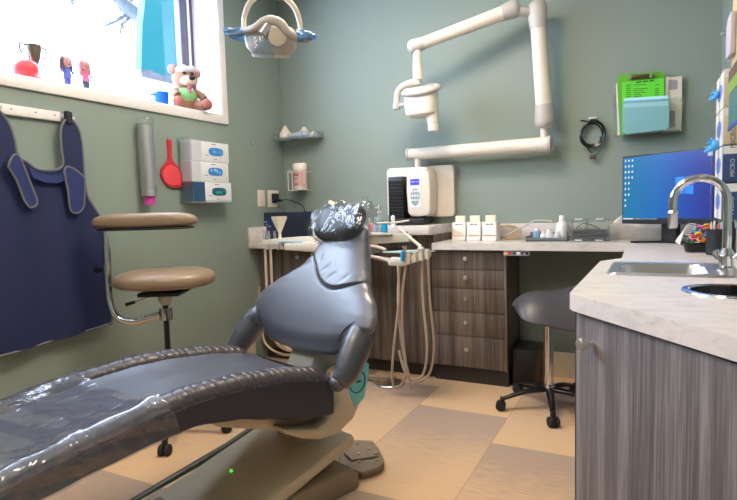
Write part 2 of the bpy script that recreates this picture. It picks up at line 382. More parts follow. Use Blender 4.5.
# red ball / trophy
p = atx(26, 73, -2.68); tag(obj('ball', MB().ell((-2.68, p.y, SZ+.052), (.056, .058, .052), seg=28), P('red_ball', (240, 70, 74), .4)), 'red squishy ball on the window sill beside the trophy', 'ball')
p = atx(35, 77, -2.735); o = thing('trophy', 'small silver trophy cup with two handles on the sill behind the red ball', 'trophy', (-2.735, p.y, SZ))
x0, y0 = -2.735, p.y
obj('base', MB().lathe([(0, 0), (.034, 0), (.034, .036), (.026, .042), (0, .042)], (x0, y0, SZ)), P('trophy_base', (150, 120, 96), .4), o)
obj('cup', MB().lathe([(0, .042), (.02, .042), (.008, .055), (.007, .08), (.017, .094), (.03, .125), (.038, .165), (.04, .195), (.036, .195), (.028, .13), (0, .1)], (x0, y0, SZ)), P('trophy_metal', (140, 128, 112), .25, .9), o)
for s_ in (-1, 1):
    obj('handle', MB().tube([(x0, y0+s_*.02, SZ+.106), (x0, y0+s_*.045, SZ+.125), (x0, y0+s_*.066, SZ+.165), (x0, y0+s_*.062, SZ+.192), (x0, y0+s_*.036, SZ+.185)], .005, 8, smooth=5), P('trophy_metal', (140, 128, 112), .25, .9), o)
def figurine(px, bot, top, hair, body, legs, label):
    pt = atx(px, bot, -2.66); x0, y0 = -2.66, pt.y; h = atx(px, top, -2.66).z - SZ
    o = thing('figurine', label, 'figurine', (x0, y0, SZ), 0, 'figurines on the sill')
    obj('legs', MB().cyl((x0, y0-.005, SZ), (x0, y0-.006, SZ+.34*h), .0045, .0065, 10).cyl((x0, y0+.006, SZ), (x0, y0+.006, SZ+.34*h), .0045, .0065, 10).ell((x0+.004, y0-.005, SZ+.003), (.008, .005, .003), seg=8).ell((x0+.004, y0+.006, SZ+.003), (.008, .005, .003), seg=8), legs, o)
    bm_ = MB().lathe([(0, .3*h), (.012, .32*h), (.013, .4*h), (.010, .47*h), (.014, .58*h), (.006, .63*h), (0, .64*h)], (x0, y0, SZ), seg=16)
    for s_ in (-1, 1): bm_.tube([(x0, y0+s_*.012, SZ+.58*h), (x0+.004, y0+s_*.019, SZ+.48*h), (x0+.010, y0+s_*.010, SZ+.44*h)], .004, 8, smooth=3)
    obj('dress', bm_, body, o)
    hd = MB().ell((x0+.002, y0, SZ+.78*h), (.015, .0145, .19*h), seg=18); hd.ell((x0+.017, y0, SZ+.77*h), (.003, .0025, .004), seg=8)
    obj('head', hd, P('figurine_skin', (196, 140, 128), .5), o)
    e = MB()
    for s_ in (-1, 1): e.ell((x0+.0155, y0+s_*.005, SZ+.8*h), (.0015, .0024, .0016), seg=8)
    e.ell((x0+.0158, y0, SZ+.71*h), (.0015, .005, .0014), seg=8); obj('face', e, m_txt, o)
    o.scale = (1.2, 1.7, 1.06)
    obj('hair', MB().grid(lambda u, v: Vector((x0-.004+.0185*math.cos(PI*.24+u*PI*1.52)*(.25+.75*math.sin(PI*min(v+.08, .55)) ), y0+.020*math.sin(PI*.24+u*PI*1.52)*(.3+.7*math.sin(PI*min(v+.08, .6))), SZ+h*(1.0-.46*v))), 20, 12), hair, o)
figurine(68, 88, 58, P('dark_hair', (70, 62, 72), .6), P('blue_dress', (96, 110, 190), .6), P('blue_legs', (80, 96, 176), .6), 'small figurine of a dark-haired person in blue on the sill')
figurine(86.5, 91, 62, P('reddish_hair', (190, 120, 130), .6), P('pink_dress', (236, 110, 150), .6), P('slate_legs', (74, 78, 96), .6), 'small figurine of a pink-dressed person on the sill, nearer the bear')
p = atx(-4, 74, -2.7); o = tag(obj('card_box', MB().span((-2.72, p.y-.05, SZ), (-2.66, p.y+.031, SZ+.1), .003), P('grey_white_card', (220, 220, 232), .6)), 'pale box at the left end of the window sill', 'box')
p = atx(161, 100, -2.72); o = thing('mug', 'bright blue mug standing on the sill beside the plush bear', 'mug', (-2.72, p.y, SZ))
obj('body', MB().lathe([(0, 0), (.044, 0), (.047, .006), (.049, .095), (.045, .095), (.043, .009), (0, .009)], (-2.72, p.y, SZ)), P('blue_mug', (20, 96, 205), .35), o)
obj('handle', MB().tube([(-2.72, p.y-.046, SZ+.076), (-2.72, p.y-.075, SZ+.07), (-2.72, p.y-.075, SZ+.032), (-2.72, p.y-.046, SZ+.022)], .006, 8, smooth=5), P('blue_mug', (20, 96, 205), .35), o)
# plush bear
p = atx(186, 106, -2.705); BX, BY = -2.705, p.y
o = thing('plush_bear', 'brown plush bear with white goggles cap and green shirt sitting on the sill', 'plush toy', (BX, BY, SZ))
fur = P('bear_fur', (156, 112, 92), .95, var=.12, bump=1, bscale=260); furl = P('bear_muzzle', (222, 196, 176), .95, bump=.8, bscale=260)
R_ = Matrix.Rotation(-.5, 3, 'Z')
def bpnt(x, y, z): q = R_ @ Vector((x, y, 0)); return Vector((BX+q.x, BY+q.y, SZ+z))
bear = o
bd = MB().ell(bpnt(0, 0, .05), (.038, .042, .052), R_, 20)
bd.tube([bpnt(.01, -.03, .03), bpnt(.05, -.045, .022), bpnt(.07, -.05, .02)], [.021, .02, .02], 14, smooth=4).tube([bpnt(.01, .03, .03), bpnt(.045, .05, .022), bpnt(.065, .058, .02)], [.021, .02, .02], 14, smooth=4)
bd.ell(bpnt(.078, -.052, .024), (.013, .022, .023), R_, 16).ell(bpnt(.074, .062, .024), (.013, .022, .023), R_, 16)
bd.tube([bpnt(0, -.033, .085), bpnt(.03, -.05, .068), bpnt(.045, -.045, .055)], [.012, .015, .016], 12, smooth=4).tube([bpnt(0, .033, .085), bpnt(.02, .058, .066), bpnt(.028, .066, .052)], [.012, .015, .017], 12, smooth=4)
bd.ell(bpnt(0, 0, .132), (.042, .05, .042), R_, 24); bd.ell(bpnt(0, -.046, .165), (.012, .02, .02), R_, 14).ell(bpnt(0, .048, .158), (.012, .018, .018), R_, 14)
obj('body', bd, fur, o)
obj('shirt', MB().ell(bpnt(.002, 0, .06), (.042, .046, .038), R_, 20), P('green_shirt', (128, 186, 120), .9), o)
obj('muzzle', MB().ell(bpnt(.034, .004, .118), (.024, .032, .02), R_, 18), furl, o)
obj('nose', MB().ell(bpnt(.056, .012, .126), (.01, .014, .01), R_, 14), m_blackg, o)
e = MB()
for s_ in (-1, 1): e.ell(bpnt(.038, s_*.015+.004, .146), (.006, .008, .006), R_, 10)
obj('eyes', e, m_blackg, o)
obj('inner_ears', MB().ell(bpnt(.008, -.046, .165), (.008, .013, .013), R_, 12).ell(bpnt(.008, .048, .158), (.008, .012, .012), R_, 12), P('ear_pink', (190, 130, 120), .9), o)
cp = MB().ell(bpnt(.012, 0, .162), (.038, .042, .016), R_, 18).ell(bpnt(.036, -.014, .166), (.012, .017, .012), R_, 14).ell(bpnt(.036, .018, .166), (.012, .017, .012), R_, 14)
obj('goggle_cap', cp, P('cap_white', (214, 208, 206), .7), o)
obj('bow', MB().ell(bpnt(.045, .006, .09), (.006, .012, .006), R_, 8).ell(bpnt(.044, .006, .078), (.005, .006, .009), R_, 8), P('bow_rose', (190, 90, 110), .8), o)
obj('foot_pad', MB().ell(bpnt(.089, -.052, .024), (.004, .012, .013), R_, 10), P('pad_red', (176, 90, 92), .9), o); obj('foot_pad', MB().ell(bpnt(.085, .062, .024), (.004, .012, .013), R_, 10), P('pad_red', (176, 90, 92), .9), o)
# ------------------------------------------------------------------ left wall: hook rail and apron
bear.scale = (1.62, 1.62, 1.62)
o = thing('hook_rail', 'white hook rail screwed to the wall below the window', 'hook rail', (XL, 1.6, 1.58))
obj('rail', MB().span((XL, 1.2, 1.585), (XL+.02, 1.765, 1.632), .003), m_white, o)
for yy in (1.53, 1.64, 1.735): obj('screw', MB().ell((XL+.02, yy, 1.612), (.002, .004, .004), seg=10), P('screw', (120, 110, 104), .4, .6), o)
for yy in (1.47, 1.79):
    obj('hook', MB().span((XL, yy-.02, 1.60), (XL+.014, yy+.025, 1.625), .003).tube([(XL+.01, yy, 1.612), (XL+.04, yy, 1.605), (XL+.05, yy, 1.618)], .005, 8, smooth=4).tube([(XL+.01, yy, 1.612), (XL+.016, yy+.05, 1.61)], .006, 8), m_white, o)
def apron():
    o = thing('lead_apron', 'navy blue lead apron with grey piping hanging from the hook rail', 'apron', (XL+.05, 1.6, .55))
    # outline in (y,z): right half traced, left half beyond the frame mirrored about y=1.655-.. ; straps pass over the hooks
    out = [(1.20, .55), (1.30, .515), (1.45, .515), (1.62, .52), (1.80, .53), (1.93, .545), (1.955, .56), (1.958, .75), (1.955, .95), (1.945, 1.08), (1.925, 1.16), (1.895, 1.22), (1.885, 1.30), (1.885, 1.42), (1.882, 1.5), (1.872, 1.55), (1.85, 1.585), (1.825, 1.595), (1.80, 1.588), (1.782, 1.56), (1.772, 1.52), (1.772, 1.45), (1.776, 1.385), (1.765, 1.36),
           (1.735, 1.345), (1.70, 1.34), (1.665, 1.343), (1.64, 1.355), (1.615, 1.375), (1.60, 1.39), (1.585, 1.42), (1.58, 1.47), (1.565, 1.53), (1.54, 1.575), (1.51, 1.6), (1.48, 1.605), (1.455, 1.59), (1.43, 1.55), (1.41, 1.48), (1.405, 1.4), (1.40, 1.30), (1.37, 1.24), (1.33, 1.2), (1.27, 1.1), (1.24, .95), (1.22, .75)]
    def wp(y, z):
        if z > 1.1 and y > 1.7: y -= .03
        elif z > 1.1 and y > 1.6: y -= .045
        elif z > 1.3 and y > 1.5: y -= .06
        elif z > 1.3 and y > 1.35: y -= .05
        elif y > 1.9: y -= .012
        return y
    out = [(wp(*p_), p_[1]) for p_ in out]
    def wx(y, z): return XL+.035+.016*math.sin(y*26+1.5*z)*min(1, max(0, (1.45-z)*1.6))+.02*max(0, 1.3-z)*.5
    # dense grid clipped to the outline so that it drapes
    def inside(y, z):
        c = False; n = len(out)
        for i in range(n):
            (a, b_), (c1, d1) = out[i], out[(i+1) % n]
            if (b_ > z) != (d1 > z) and y < (c1-a)*(z-b_)/(d1-b_)+a: c = not c
        return c
    b2 = bmesh.new(); tri = tessellate_polygon([[Vector((p_[0], p_[1], 0)) for p_ in out]])
    vs = [b2.verts.new((p_[0], p_[1], 0)) for p_ in out]
    for t_ in tri:
        try: b2.faces.new([vs[i_] for i_ in t_])
        except ValueError: pass
    for it in range(4):
        bmesh.ops.subdivide_edges(b2, edges=[e_ for e_ in b2.edges if e_.calc_length() > .05], cuts=1)
        bmesh.ops.triangulate(b2, faces=b2.faces)
    geo = bmesh.ops.extrude_face_region(b2, geom=b2.faces[:]); top = [g_ for g_ in geo['geom'] if isinstance(g_, bmesh.types.BMVert)]; ts = set(top)
    for v_ in b2.verts:
        y_, z_ = v_.co.x, v_.co.y; v_.co = Vector((wx(y_, z_)+(.009 if v_ in ts else 0), y_, z_))
    mb = MB(); mb._merge(b2); obj('panel', mb, m_navy, o, sharp=50)
    obj('piping', MB().tube([(wx(y_, z_)+.006, y_, z_) for y_, z_ in out], .006, 8, closed=True, smooth=4), m_piping, o)
    # folded strap ends hanging from the yoke
    def strap(pts, nm='strap', k=1, dy=0):
        cy0 = sum(p_[0] for p_ in pts)/len(pts); pts = [(cy0+dy+(p_[0]-cy0)*k, p_[1]) for p_ in pts]
        mb = MB().prism(pts, lambda u, v, w: Vector((XL+.075+w-(1.35-v)*.05, u, v)), 0, .006); s_ = obj(nm, mb, P('navy_strap', (36, 50, 104), .6), o)
        q = obj('strap_piping', MB().tube([(XL+.079-(1.35-z_)*.05, y_, z_) for y_, z_ in pts], .005, 8, closed=True, smooth=3), m_piping, s_)
    strap([(1.60, 1.40), (1.625, 1.385), (1.66, 1.30), (1.685, 1.24), (1.70, 1.20), (1.695, 1.175), (1.665, 1.165), (1.64, 1.19), (1.62, 1.24), (1.60, 1.29), (1.575, 1.33), (1.565, 1.345), (1.58, 1.38)], dy=-.11, k=.9)
    strap([(1.775, 1.34), (1.79, 1.36), (1.83, 1.35), (1.87, 1.325), (1.89, 1.30), (1.885, 1.2), (1.875, 1.16), (1.845, 1.135), (1.81, 1.14), (1.795, 1.17), (1.79, 1.24), (1.775, 1.31)], dy=-.055, k=.9)
    bnd = [(p_[0]-.045, p_[1]-.01) for p_ in [(1.60, 1.36), (1.65, 1.335), (1.70, 1.325), (1.75, 1.33), (1.79, 1.355), (1.83, 1.372), (1.885, 1.318), (1.885, 1.29), (1.83, 1.325), (1.79, 1.31), (1.74, 1.29), (1.68, 1.29), (1.62, 1.31)]]
    s_ = obj('yoke', MB().prism(bnd, lambda u, v, w: Vector((XL+.062+w, u, v)), 0, .008), P('navy_strap', (36, 50, 104), .6), o)
    obj('hanging_loop', MB().prism([(1.775, 1.575), (1.80, 1.575), (1.80, 1.63), (1.775, 1.635)], lambda u, v, w: Vector((XL+.028+w, u, v)), 0, .03), P('dark_strap', (30, 32, 48), .7), o)
apron()
# cup dispenser
o = thing('cup_dispenser', 'tubular stainless steel cup dispenser with clear lid on the left wall', 'cup dispenser', (XL+.055, 2.29, 1.2))
cxx, cyy = XL+.055, 2.245
obj('tube', MB().lathe([(.038, 1.225), (.043, 1.22), (.043, 1.25), (.041, 1.252), (.041, 1.62), (.044, 1.622), (.044, 1.628), (.038, 1.628), (.038, 1.225)], (cxx, cyy, 0), seg=36), m_steel, o)
obj('lid', MB().lathe([(.046, 1.625), (.046, 1.655), (.043, 1.66), (0, 1.662)], (cxx, cyy, 0)), m_clear, o)
obj('bracket', MB().span((XL, cyy-.02, 1.26), (XL+.016, cyy+.02, 1.6), .002), m_steel, o)
obj('rivet', MB().ell((cxx+.03, cyy+.03, 1.30), (.004, .004, .007), seg=8), m_steel, o)
tag(obj('paper_cup', MB().lathe([(.026, 1.175), (.028, 1.172), (.0345, 1.25), (.033, 1.25), (.025, 1.18), (0, 1.18)], (cxx, cyy, 0)), P('magenta_cup', (214, 70, 166), .5)), 'pink cup sticking out of the bottom of the steel dispenser', 'cup')
# red hand mirror
o = thing('hand_mirror', 'red plastic hand mirror hanging on the left wall', 'hand mirror', (XL, 2.465, 1.28))
my = 2.455
obj('frame', MB().prism([(my-.012, 1.565), (my+.016, 1.565), (my+.017, 1.53), (my+.012, 1.47), (my+.018, 1.44), (my+.05, 1.41), (my+.078, 1.38), (my+.085, 1.345), (my+.083, 1.29), (my+.07, 1.275), (my+.0, 1.275), (my-.03, 1.285), (my-.06, 1.31), (my-.078, 1.345), (my-.072, 1.385), (my-.045, 1.415), (my-.018, 1.44), (my-.012, 1.47)], lambda u, v, w: Vector((XL+.004+w, u, v)), 0, .014, bev=.003), P('translucent_red', (214, 50, 62), .25, Transmission_Weight=.2), o)
obj('glass', MB().prism([(my+.04, 1.40), (my+.066, 1.375), (my+.072, 1.34), (my+.07, 1.295), (my+.0, 1.288), (my-.03, 1.295), (my-.055, 1.315), (my-.066, 1.345), (my-.06, 1.375), (my-.03, 1.405), (my, 1.415)], lambda u, v, w: Vector((XL+.016+w, u, v)), 0, .004), P('red_glaze', (226, 74, 80), .12), o)
obj('wall_clip', MB().ell((XL+.008, my, 1.575), (.008, .007, .012), seg=10), m_clear, o)
# glove rack and three boxes
GY0, GY1, GZ = atx(192.5, 170, XL+.1).y, atx(230.5, 170, XL+.1).y, 1.185
o = thing('glove_rack', 'clear acrylic rack on the left wall holding three glove boxes', 'rack', (XL, 2.82, GZ-.01))
gr = MB()
gr.span((XL, GY0-.02, GZ-.012), (XL+.003, GY1+.03, GZ+.40)); gr.span((XL, GY0-.02, GZ-.014), (XL+.125, GY1+.03, GZ-.011)); gr.span((XL+.118, GY0-.02, GZ-.011), (XL+.121, GY1+.03, GZ+.012))
gr.span((XL, GY0-.02, GZ-.01), (XL+.1, GY0-.017, GZ+.4))
obj('frame', gr, m_clear, o)
def glove_box(zz, left, face, open_, gl, label, y0, y1, dx, w=.095):
    o = thing('glove_box', label, 'glove box', (XL+.052, (y0+y1)/2, zz), 0, 'glove boxes in the left wall rack')
    obj('carton', MB().span((XL+.004, y0, zz), (XL+.004+w, y1, zz+.126), .002), face, o)
    obj('end_panel', MB().span((XL+.003+w, y0, zz+.002), (XL+.0052+w, y0+dx, zz+.124)).span((XL+.006, y0-.001, zz+.002), (XL+.002+w, y0, zz+.124)), left, o)
    yc = y0+dx+(y1-y0-dx)*.52; n = 24; wx_, wz_ = .066, .026
    obj('opening', MB().prism([(yc+wx_*math.copysign(abs(math.cos(q*2*PI/n))**.6, math.cos(q*2*PI/n)), zz+.066+wz_*math.copysign(abs(math.sin(q*2*PI/n))**.7, math.sin(q*2*PI/n))) for q in range(n)], lambda u, v, ww: Vector((XL+.0045+w+ww, u, v)), 0, .0015), open_, o)
    g_ = MB()
    for q in range(9): g_.ell((XL+.006+w, yc+random.uniform(-.045, .045), zz+.066+random.uniform(-.012, .012)), (.004, random.uniform(.006, .014), random.uniform(.004, .010)), seg=8)
    obj('gloves', g_, gl, o)
    for q, (s_, sz, yy, dz) in enumerate((('NITRILE EXAM', .014, yc-.02, .112), ('POWDER FREE', .010, yc-.01, .018), ('gloves', .012, yc-.085, .04))):
        strokes('printed_line', 2, sz*.6, (XL+.0056+w, yy, zz+dz), Y, Z, P('slate_ink', (84, 96, 120), .6), o)
    return o
gw = P('glove_card', (222, 224, 226), .5); gb = P('glove_card_blue', (38, 76, 112), .5)
glove_box(GZ+.256, P('grey_end', (196, 200, 206), .5), gw, P('sky_opening', (50, 130, 205), .5), P('sky_glove', (96, 168, 226), .5), 'white glove box with bright blue gloves, topmost in the left wall rack', GY0, GY1-.01, .085)
glove_box(GZ+.128, P('grey_end', (196, 200, 206), .5), gw, P('sky_opening', (50, 130, 205), .5), P('pale_glove', (150, 196, 230), .5), 'white glove box with pale blue gloves, middle of the left wall rack', GY0-.005, GY1-.02, .075)
glove_box(GZ, gb, gw, P('teal_opening', (10, 88, 104), .5), P('teal_glove', (40, 150, 140), .5), 'blue-ended glove box with dark teal opening, lowest in the left wall rack', GY0, GY1, .1)
# nails, switch, outlet
tag(obj('wall_nail', MB().cyl((XL, 3.24, 1.61), (XL+.02, 3.24, 1.612), .003).cyl((XL+.02, 3.24, 1.612), (XL+.022, 3.24, 1.612), .007), m_nickel), 'small nail in the left wall above the switch plate', 'nail')
def plate(y0, y1, z0, z1, nm, lab):
    o = thing(nm, lab, 'wall plate', (XL, (y0+y1)/2, z0)); obj('cover', MB().span((XL, y0, z0), (XL+.007, y1, z1), .003), P('plate_cream', (222, 212, 200), .4), o); return o
o = plate(3.29, 3.375, 1.15, 1.275, 'blank_plate', 'cream blank wall plate left of the power outlet')
obj('screw', MB().ell((XL+.007, 3.333, 1.213), (.002, .004, .004), seg=8), m_nickel, o)
o = plate(3.41, 3.55, 1.145, 1.275, 'power_outlet', 'cream power outlet with a black plug above the dark box')
obj('socket', MB().span((XL+.006, 3.455, 1.175), (XL+.010, 3.51, 1.25), .003), P('outlet_dark', (50, 58, 78), .4), o)
o = thing('power_adapter', 'black power plug in the outlet with cord running down', 'plug', (XL+.03, 3.48, 1.2))
obj('body', MB().span((XL+.01, 3.455, 1.195), (XL+.045, 3.505, 1.25), .005).span((XL+.01, 3.50, 1.185), (XL+.05, 3.54, 1.205), .004), P('plug_dark', (28, 32, 46), .4), o)
obj('cord', MB().tube([(XL+.04, 3.52, 1.195), (XL+.07, 3.57, 1.2), (XL+.12, 3.6, 1.18), (XL+.2, 3.61, 1.13), (XL+.2, 3.615, .95), (XL+.2, 3.6, .9)], .0035, 8, smooth=6), m_blackg, o)
# ------------------------------------------------------------------ corner shelf on back wall
o = thing('wall_shelf', 'small clear acrylic shelf with raised rim in the corner of the back wall', 'shelf', (-2.43, YB, 1.66))
sz = 1.655; sx0, sx1, sy0 = -2.585, -2.215, 3.50
s_ = MB().span((sx0, sy0, sz), (sx1, YB, sz+.005)); 
s_.span((sx0, sy0, sz), (sx1, sy0+.003, sz+.022)).span((sx0, sy0, sz), (sx0+.003, YB, sz+.04)).span((sx1-.003, sy0, sz), (sx1, YB, sz+.05))
obj('tray', s_, clear('smoky_acrylic', (222, 230, 233), .08, 1.2, body=.12), o)
pst = MB()
for xx in (sx0, sx0+.26, sx1-.004): pst.span((xx, sy0, sz), (xx+.004, sy0+.004, sz+.06))
obj('post', pst, clear('smoky_acrylic'), o)
plast = P('plaster', (226, 210, 192), .9, bump=.3, bscale=80)
def cone(x0, y0, r, h, lab):
    mb = MB().lathe([(0, 0), (r, 0), (r*1.02, h*.3), (r*.95, h*.45), (r*.55, h*.72), (r*.25, h*.92), (0, h)], (x0, y0, sz+.005), seg=14)
    return tag(obj('plaster_cone', mb, plast, sharp=60), lab, 'plaster model', 'plaster models on the corner shelf')
cone(-2.515, 3.56, .045, .115, 'tall pointed white plaster cone at the left of the corner shelf')
cone(-2.36, 3.59, .048, .095, 'peaked white plaster cone behind the box in the middle of the corner shelf')
cone(-2.265, 3.585, .04, .058, 'low rounded white plaster mound at the right of the corner shelf')
tag(obj('small_box', MB().prism([(-2.465, 0), (-2.285, 0), (-2.285, .05), (-2.465, .035)], lambda u, v, w: Vector((u, 3.51+w, sz+.006+v)), 0, .04), P('frosted_box', (176, 186, 196), .35)), 'frosted grey-blue box lying at the front of the corner shelf', 'box')
# wipes canister in bracket
o = thing('wipes_canister', 'white wipes canister with red printed label on the back wall', 'canister', (-2.42, 3.57, 1.26))
c0 = (-2.405, 3.578, 0)
obj('body', MB().lathe([(0, 1.275), (.052, 1.275), (.054, 1.285), (.054, 1.43), (0, 1.43)], c0), P('canister_white', (226, 214, 200), .4), o)
obj('lid', MB().lathe([(.0565, 1.43), (.0565, 1.465), (.05, 1.475), (0, 1.477)], c0), P('canister_lid', (236, 226, 212), .4), o)
lb = MB().grid(lambda u, v: Vector((c0[0]+.0548*math.cos(-PI*.95+u*PI*.9), c0[1]+.0548*math.sin(-PI*.95+u*PI*.9), 1.30+.11*v)), 16, 2)
L_ = obj('paper_label', lb, P('label_pink', (214, 176, 168), .6), o)
strokes('printed_line', 1, .022, (c0[0]+.005, c0[1]-.0565, 1.385), X, Z, P('label_red', (176, 50, 60), .6), o)
strokes('printed_line', 2, .010, (c0[0]+.005, c0[1]-.0565, 1.36), X, Z, P('label_red', (176, 50, 60), .6), o)
strokes('printed_line', 1, .016, (c0[0]+.0, c0[1]-.0565, 1.315), X, Z, P('label_red', (176, 50, 60), .6), o)
o = thing('canister_bracket', 'white wire bracket holding the wipes canister on the back wall', 'bracket', (-2.41, YB, 1.26))
w_ = MB()
for zz in (1.27, 1.41): w_.tube([(-2.475, YB-.003, zz), (-2.475, 3.515, zz), (-2.34, 3.515, zz), (-2.34, YB-.003, zz)], .003, 6)
w_.tube([(-2.475, 3.516, 1.27), (-2.475, 3.516, 1.41), (-2.455, 3.513, 1.43), (-2.435, 3.513, 1.41), (-2.435, 3.513, 1.27)], .003, 6)
obj('frame', w_, m_white, o); obj('tag_card', MB().span((-2.345, 3.51, 1.31), (-2.31, 3.515, 1.415)), P('label_pink', (214, 176, 168), .6), o)
# ------------------------------------------------------------------ cabinets
FY = 3.275   # face of the base cabinets
TZ = .888
def knob(x, y, z, parent, n=(0, -1, 0), r=.014):
    return obj('knob', MB().lathe([(0, 0), (.006, 0), (.0055, .012), (r*.8, .016), (r, .022), (r*.85, .029), (0, .032)], (x, y, z), n, 18), m_nickel, parent)
# left unit
o = thing('base_cabinet', 'grey-brown base cabinet with plain doors behind the dental chair', 'cabinet', (-1.92, 3.45, 0))
obj('carcass', MB().span((XL+.002, FY+.018, .09), (-1.232, YB-.002, .846)), m_wood, o)
obj('kick', MB().span((XL+.002, FY+.06, 0), (-1.232, YB-.02, .09)), m_kick, o)
dx = [XL+.004, -2.16, -1.73, -1.235]
for i in range(3):
    a, b_ = dx[i]+.002, dx[i+1]-.002
    d = obj('door', MB().span((a, FY, .095), (b_, FY+.017, .84), .0015), m_wood, o)
    if i < 1: kx_ = aty(299, 257, FY); knob(kx_.x, FY, kx_.z, d)
    if i == 1: knob(a+.05, FY, .80, d)
# side riser beside the raised shelf
o = thing('raised_cabinet_top', 'raised pale marble-look counter section beside the drawer unit', 'countertop', (-1.5, 3.4, .9))
obj('top', MB().prism([(-1.86, 3.20), (-1.215, 3.20), (-1.20, 3.215), (-1.20, YB-.001), (-1.86, YB-.001)], lambda u, v, w: Vector((u, v, w)), .94, .995, bev=.004), m_top, o)
obj('side_panel', MB().span((-1.228, 3.275, .848), (-1.212, YB-.002, .94)).span((-1.60, 3.275, .848), (-1.228, 3.291, .94)).span((-1.86, 3.29, .892), (-1.60, 3.305, .94)), m_wood, o)
o = thing('corner_worktop', 'pale marble-look worktop with backsplash against the left wall', 'countertop', (-2, 3.4, .846))
obj('slab', MB().span((XL+.001, 3.16, .848), (-1.605, YB-.001, .89), .004), m_top, o)
obj('backsplash', MB().span((XL+.001, 3.16, .891), (XL+.02, YB-.001, 1.0), .003).span((XL+.02, YB-.02, .891), (-1.87, YB-.001, 1.0), .003), m_top, o)
# drawers
o = thing('drawer_unit', 'grey-brown unit of five drawers under the desk counter', 'drawer unit', (-1.0, 3.45, 0))
obj('carcass', MB().span((-1.228, FY+.018, .1), (-.768, YB-.002, .845)).span((-.768, FY-.003, .1), (-.752, YB-.002, .845)), m_wood, o)
obj('kick', MB().span((-1.228, FY+.03, 0), (-.752, YB-.02, .1)), m_kick, o)
zs = [aty(468, q, FY).z for q in (250.5, 269.9, 289, 312.5, 336.5, 368.5)]
zs[0] = .838; zs[-1] = .105
for a, b_ in zip(zs, zs[1:]):
    d = obj('drawer', MB().span((-1.226, FY, b_+.002), (-.770, FY+.017, a-.002), .0015), m_wood, o); knob(-1.0, FY, b_+.6*(a-b_), d)
# worktop L
sk = [(-.095, 1.88), (-.07, 2.215), (.30, 2.215), (.30, 1.88)]
sk = [(-.095, 1.90), (-.075, 2.20), (.235, 2.20), (.235, 1.90)]
hole = [(.195+.105*math.cos(q*PI/16), 1.60+.105*math.sin(q*PI/16)) for q in range(32)]
wt = [(-1.208, 3.235), (-.10, 3.235), (-.095, 2.43), (-.165, 2.30), (-.178, 1.475), (-.168, 1.45), (.133, 1.077), (.346, .80), (.346, YB-.001), (-1.208, YB-.001)]
o = thing('worktop', 'pale marble-look L-shaped desk and sink worktop with cut-off corner', 'countertop', (-.1, 3, .846))
obj('slab', MB().prism(wt, lambda u, v, w: Vector((u, v, w)), .846, TZ, holes=[sk, hole]), m_top, o)
obj('backsplash', MB().span((-1.208, YB-.02, TZ+.001), (.33, YB-.001, .99), .003).span((.327, .84, TZ+.001), (.346, YB-.001, .99), .003), m_top, o)
# sink cabinet
o = thing('sink_cabinet', 'grey streaked laminate sink cabinet with angled door at right', 'cabinet', (.1, 1.8, 0))
cor = [(-.150, 1.492), (-.137, 2.31), (-.07, 2.44), (.344, 2.44), (.344, .90), (.176, 1.072)]
obj('carcass', MB().prism(cor, lambda u, v, w: Vector((u, v, w)), .0, .1).prism([cor[0], cor[1], cor[2], (-.055, 2.44), (-.125, 2.305), (-.132, 1.49)], lambda u, v, w: Vector((u, v, w)), .1, .845).prism([cor[5], cor[4], (.344, .93), (.18, 1.085)], lambda u, v, w: Vector((u, v, w)), .1, .845), m_wood2, o)
dv = Vector((.289, -.372, 0)).normalized(); nv = Vector((-dv.y*-1*-1, 0, 0)); nv = Vector((dv.y, -dv.x, 0))   # outward
A = Vector((-.150, 1.492, 0))
if nv.dot(-A) < 0: nv = -nv
def dr(u, v, w): return A + dv*u + nv*w + Z*v
d = obj('door', MB().prism([(.006, .085), (.52, .085), (.52, .838), (.006, .838)], dr, .002, .02, bev=.0015), m_wood2, o)
kp = dr(.082, .775, .02); obj('knob', MB().lathe([(0, 0), (.007, 0), (.0055, .014), (.012, .02), (.0165, .03), (.014, .04), (0, .043)], kp, nv, 24), m_nickel, d)
d2 = obj('filler_strip', MB().prism([(-.003, .0), (.005, .0), (.005, .84), (-.003, .84)], dr, .0, .018), m_kick, o)
# ------------------------------------------------------------------ sink, faucet, hole
o = thing('sink', 'stainless steel drop-in sink in the side worktop', 'sink', (.07, 2.05, TZ))
def rr(x0, x1, y0, y1, r, n=5):
    pts = []
    for (cx_, cy_, a0) in ((x1-r, y1-r, 0), (x0+r, y1-r, PI/2), (x0+r, y0+r, PI), (x1-r, y0+r, 1.5*PI)):
        for q in range(n+1): a = a0+q*PI/2/n; pts.append((cx_+r*math.cos(a), cy_+r*math.sin(a)))
    return pts
def ringloft(rings, cap=True):
    b2 = bmesh.new(); RR = [[b2.verts.new((p_[0], p_[1], z)) for p_ in ring] for ring, z in rings]; n = len(RR[0])
    for A_, B_ in zip(RR, RR[1:]):
        for q in range(n): b2.faces.new((A_[q], A_[(q+1) % n], B_[(q+1) % n], B_[q]))
    if cap: b2.faces.new(RR[-1])
    mb = MB(); mb._merge(b2); return mb
obj('bowl', ringloft([(rr(-.118, .245, 1.87, 2.225, .03), TZ+.001), (rr(-.112, .240, 1.876, 2.219, .03), TZ+.007), (rr(-.085, .165, 1.905, 2.19, .04), TZ+.005), (rr(-.08, .16, 1.91, 2.185, .045), TZ-.02), (rr(-.06, .15, 1.93, 2.165, .05), .738), (rr(-.02, .11, 1.96, 2.12, .05), .728)]), m_steel, o)
obj('drain', MB().lathe([(0, .732), (.028, .732), (.03, .735), (.024, .737), (0, .734)], (.045, 2.04, 0)), m_chrome, o)
o = thing('waste_hole_ring', 'chrome-rimmed round waste opening in the worktop in front of the sink', 'waste hole', (.195, 1.6, TZ))
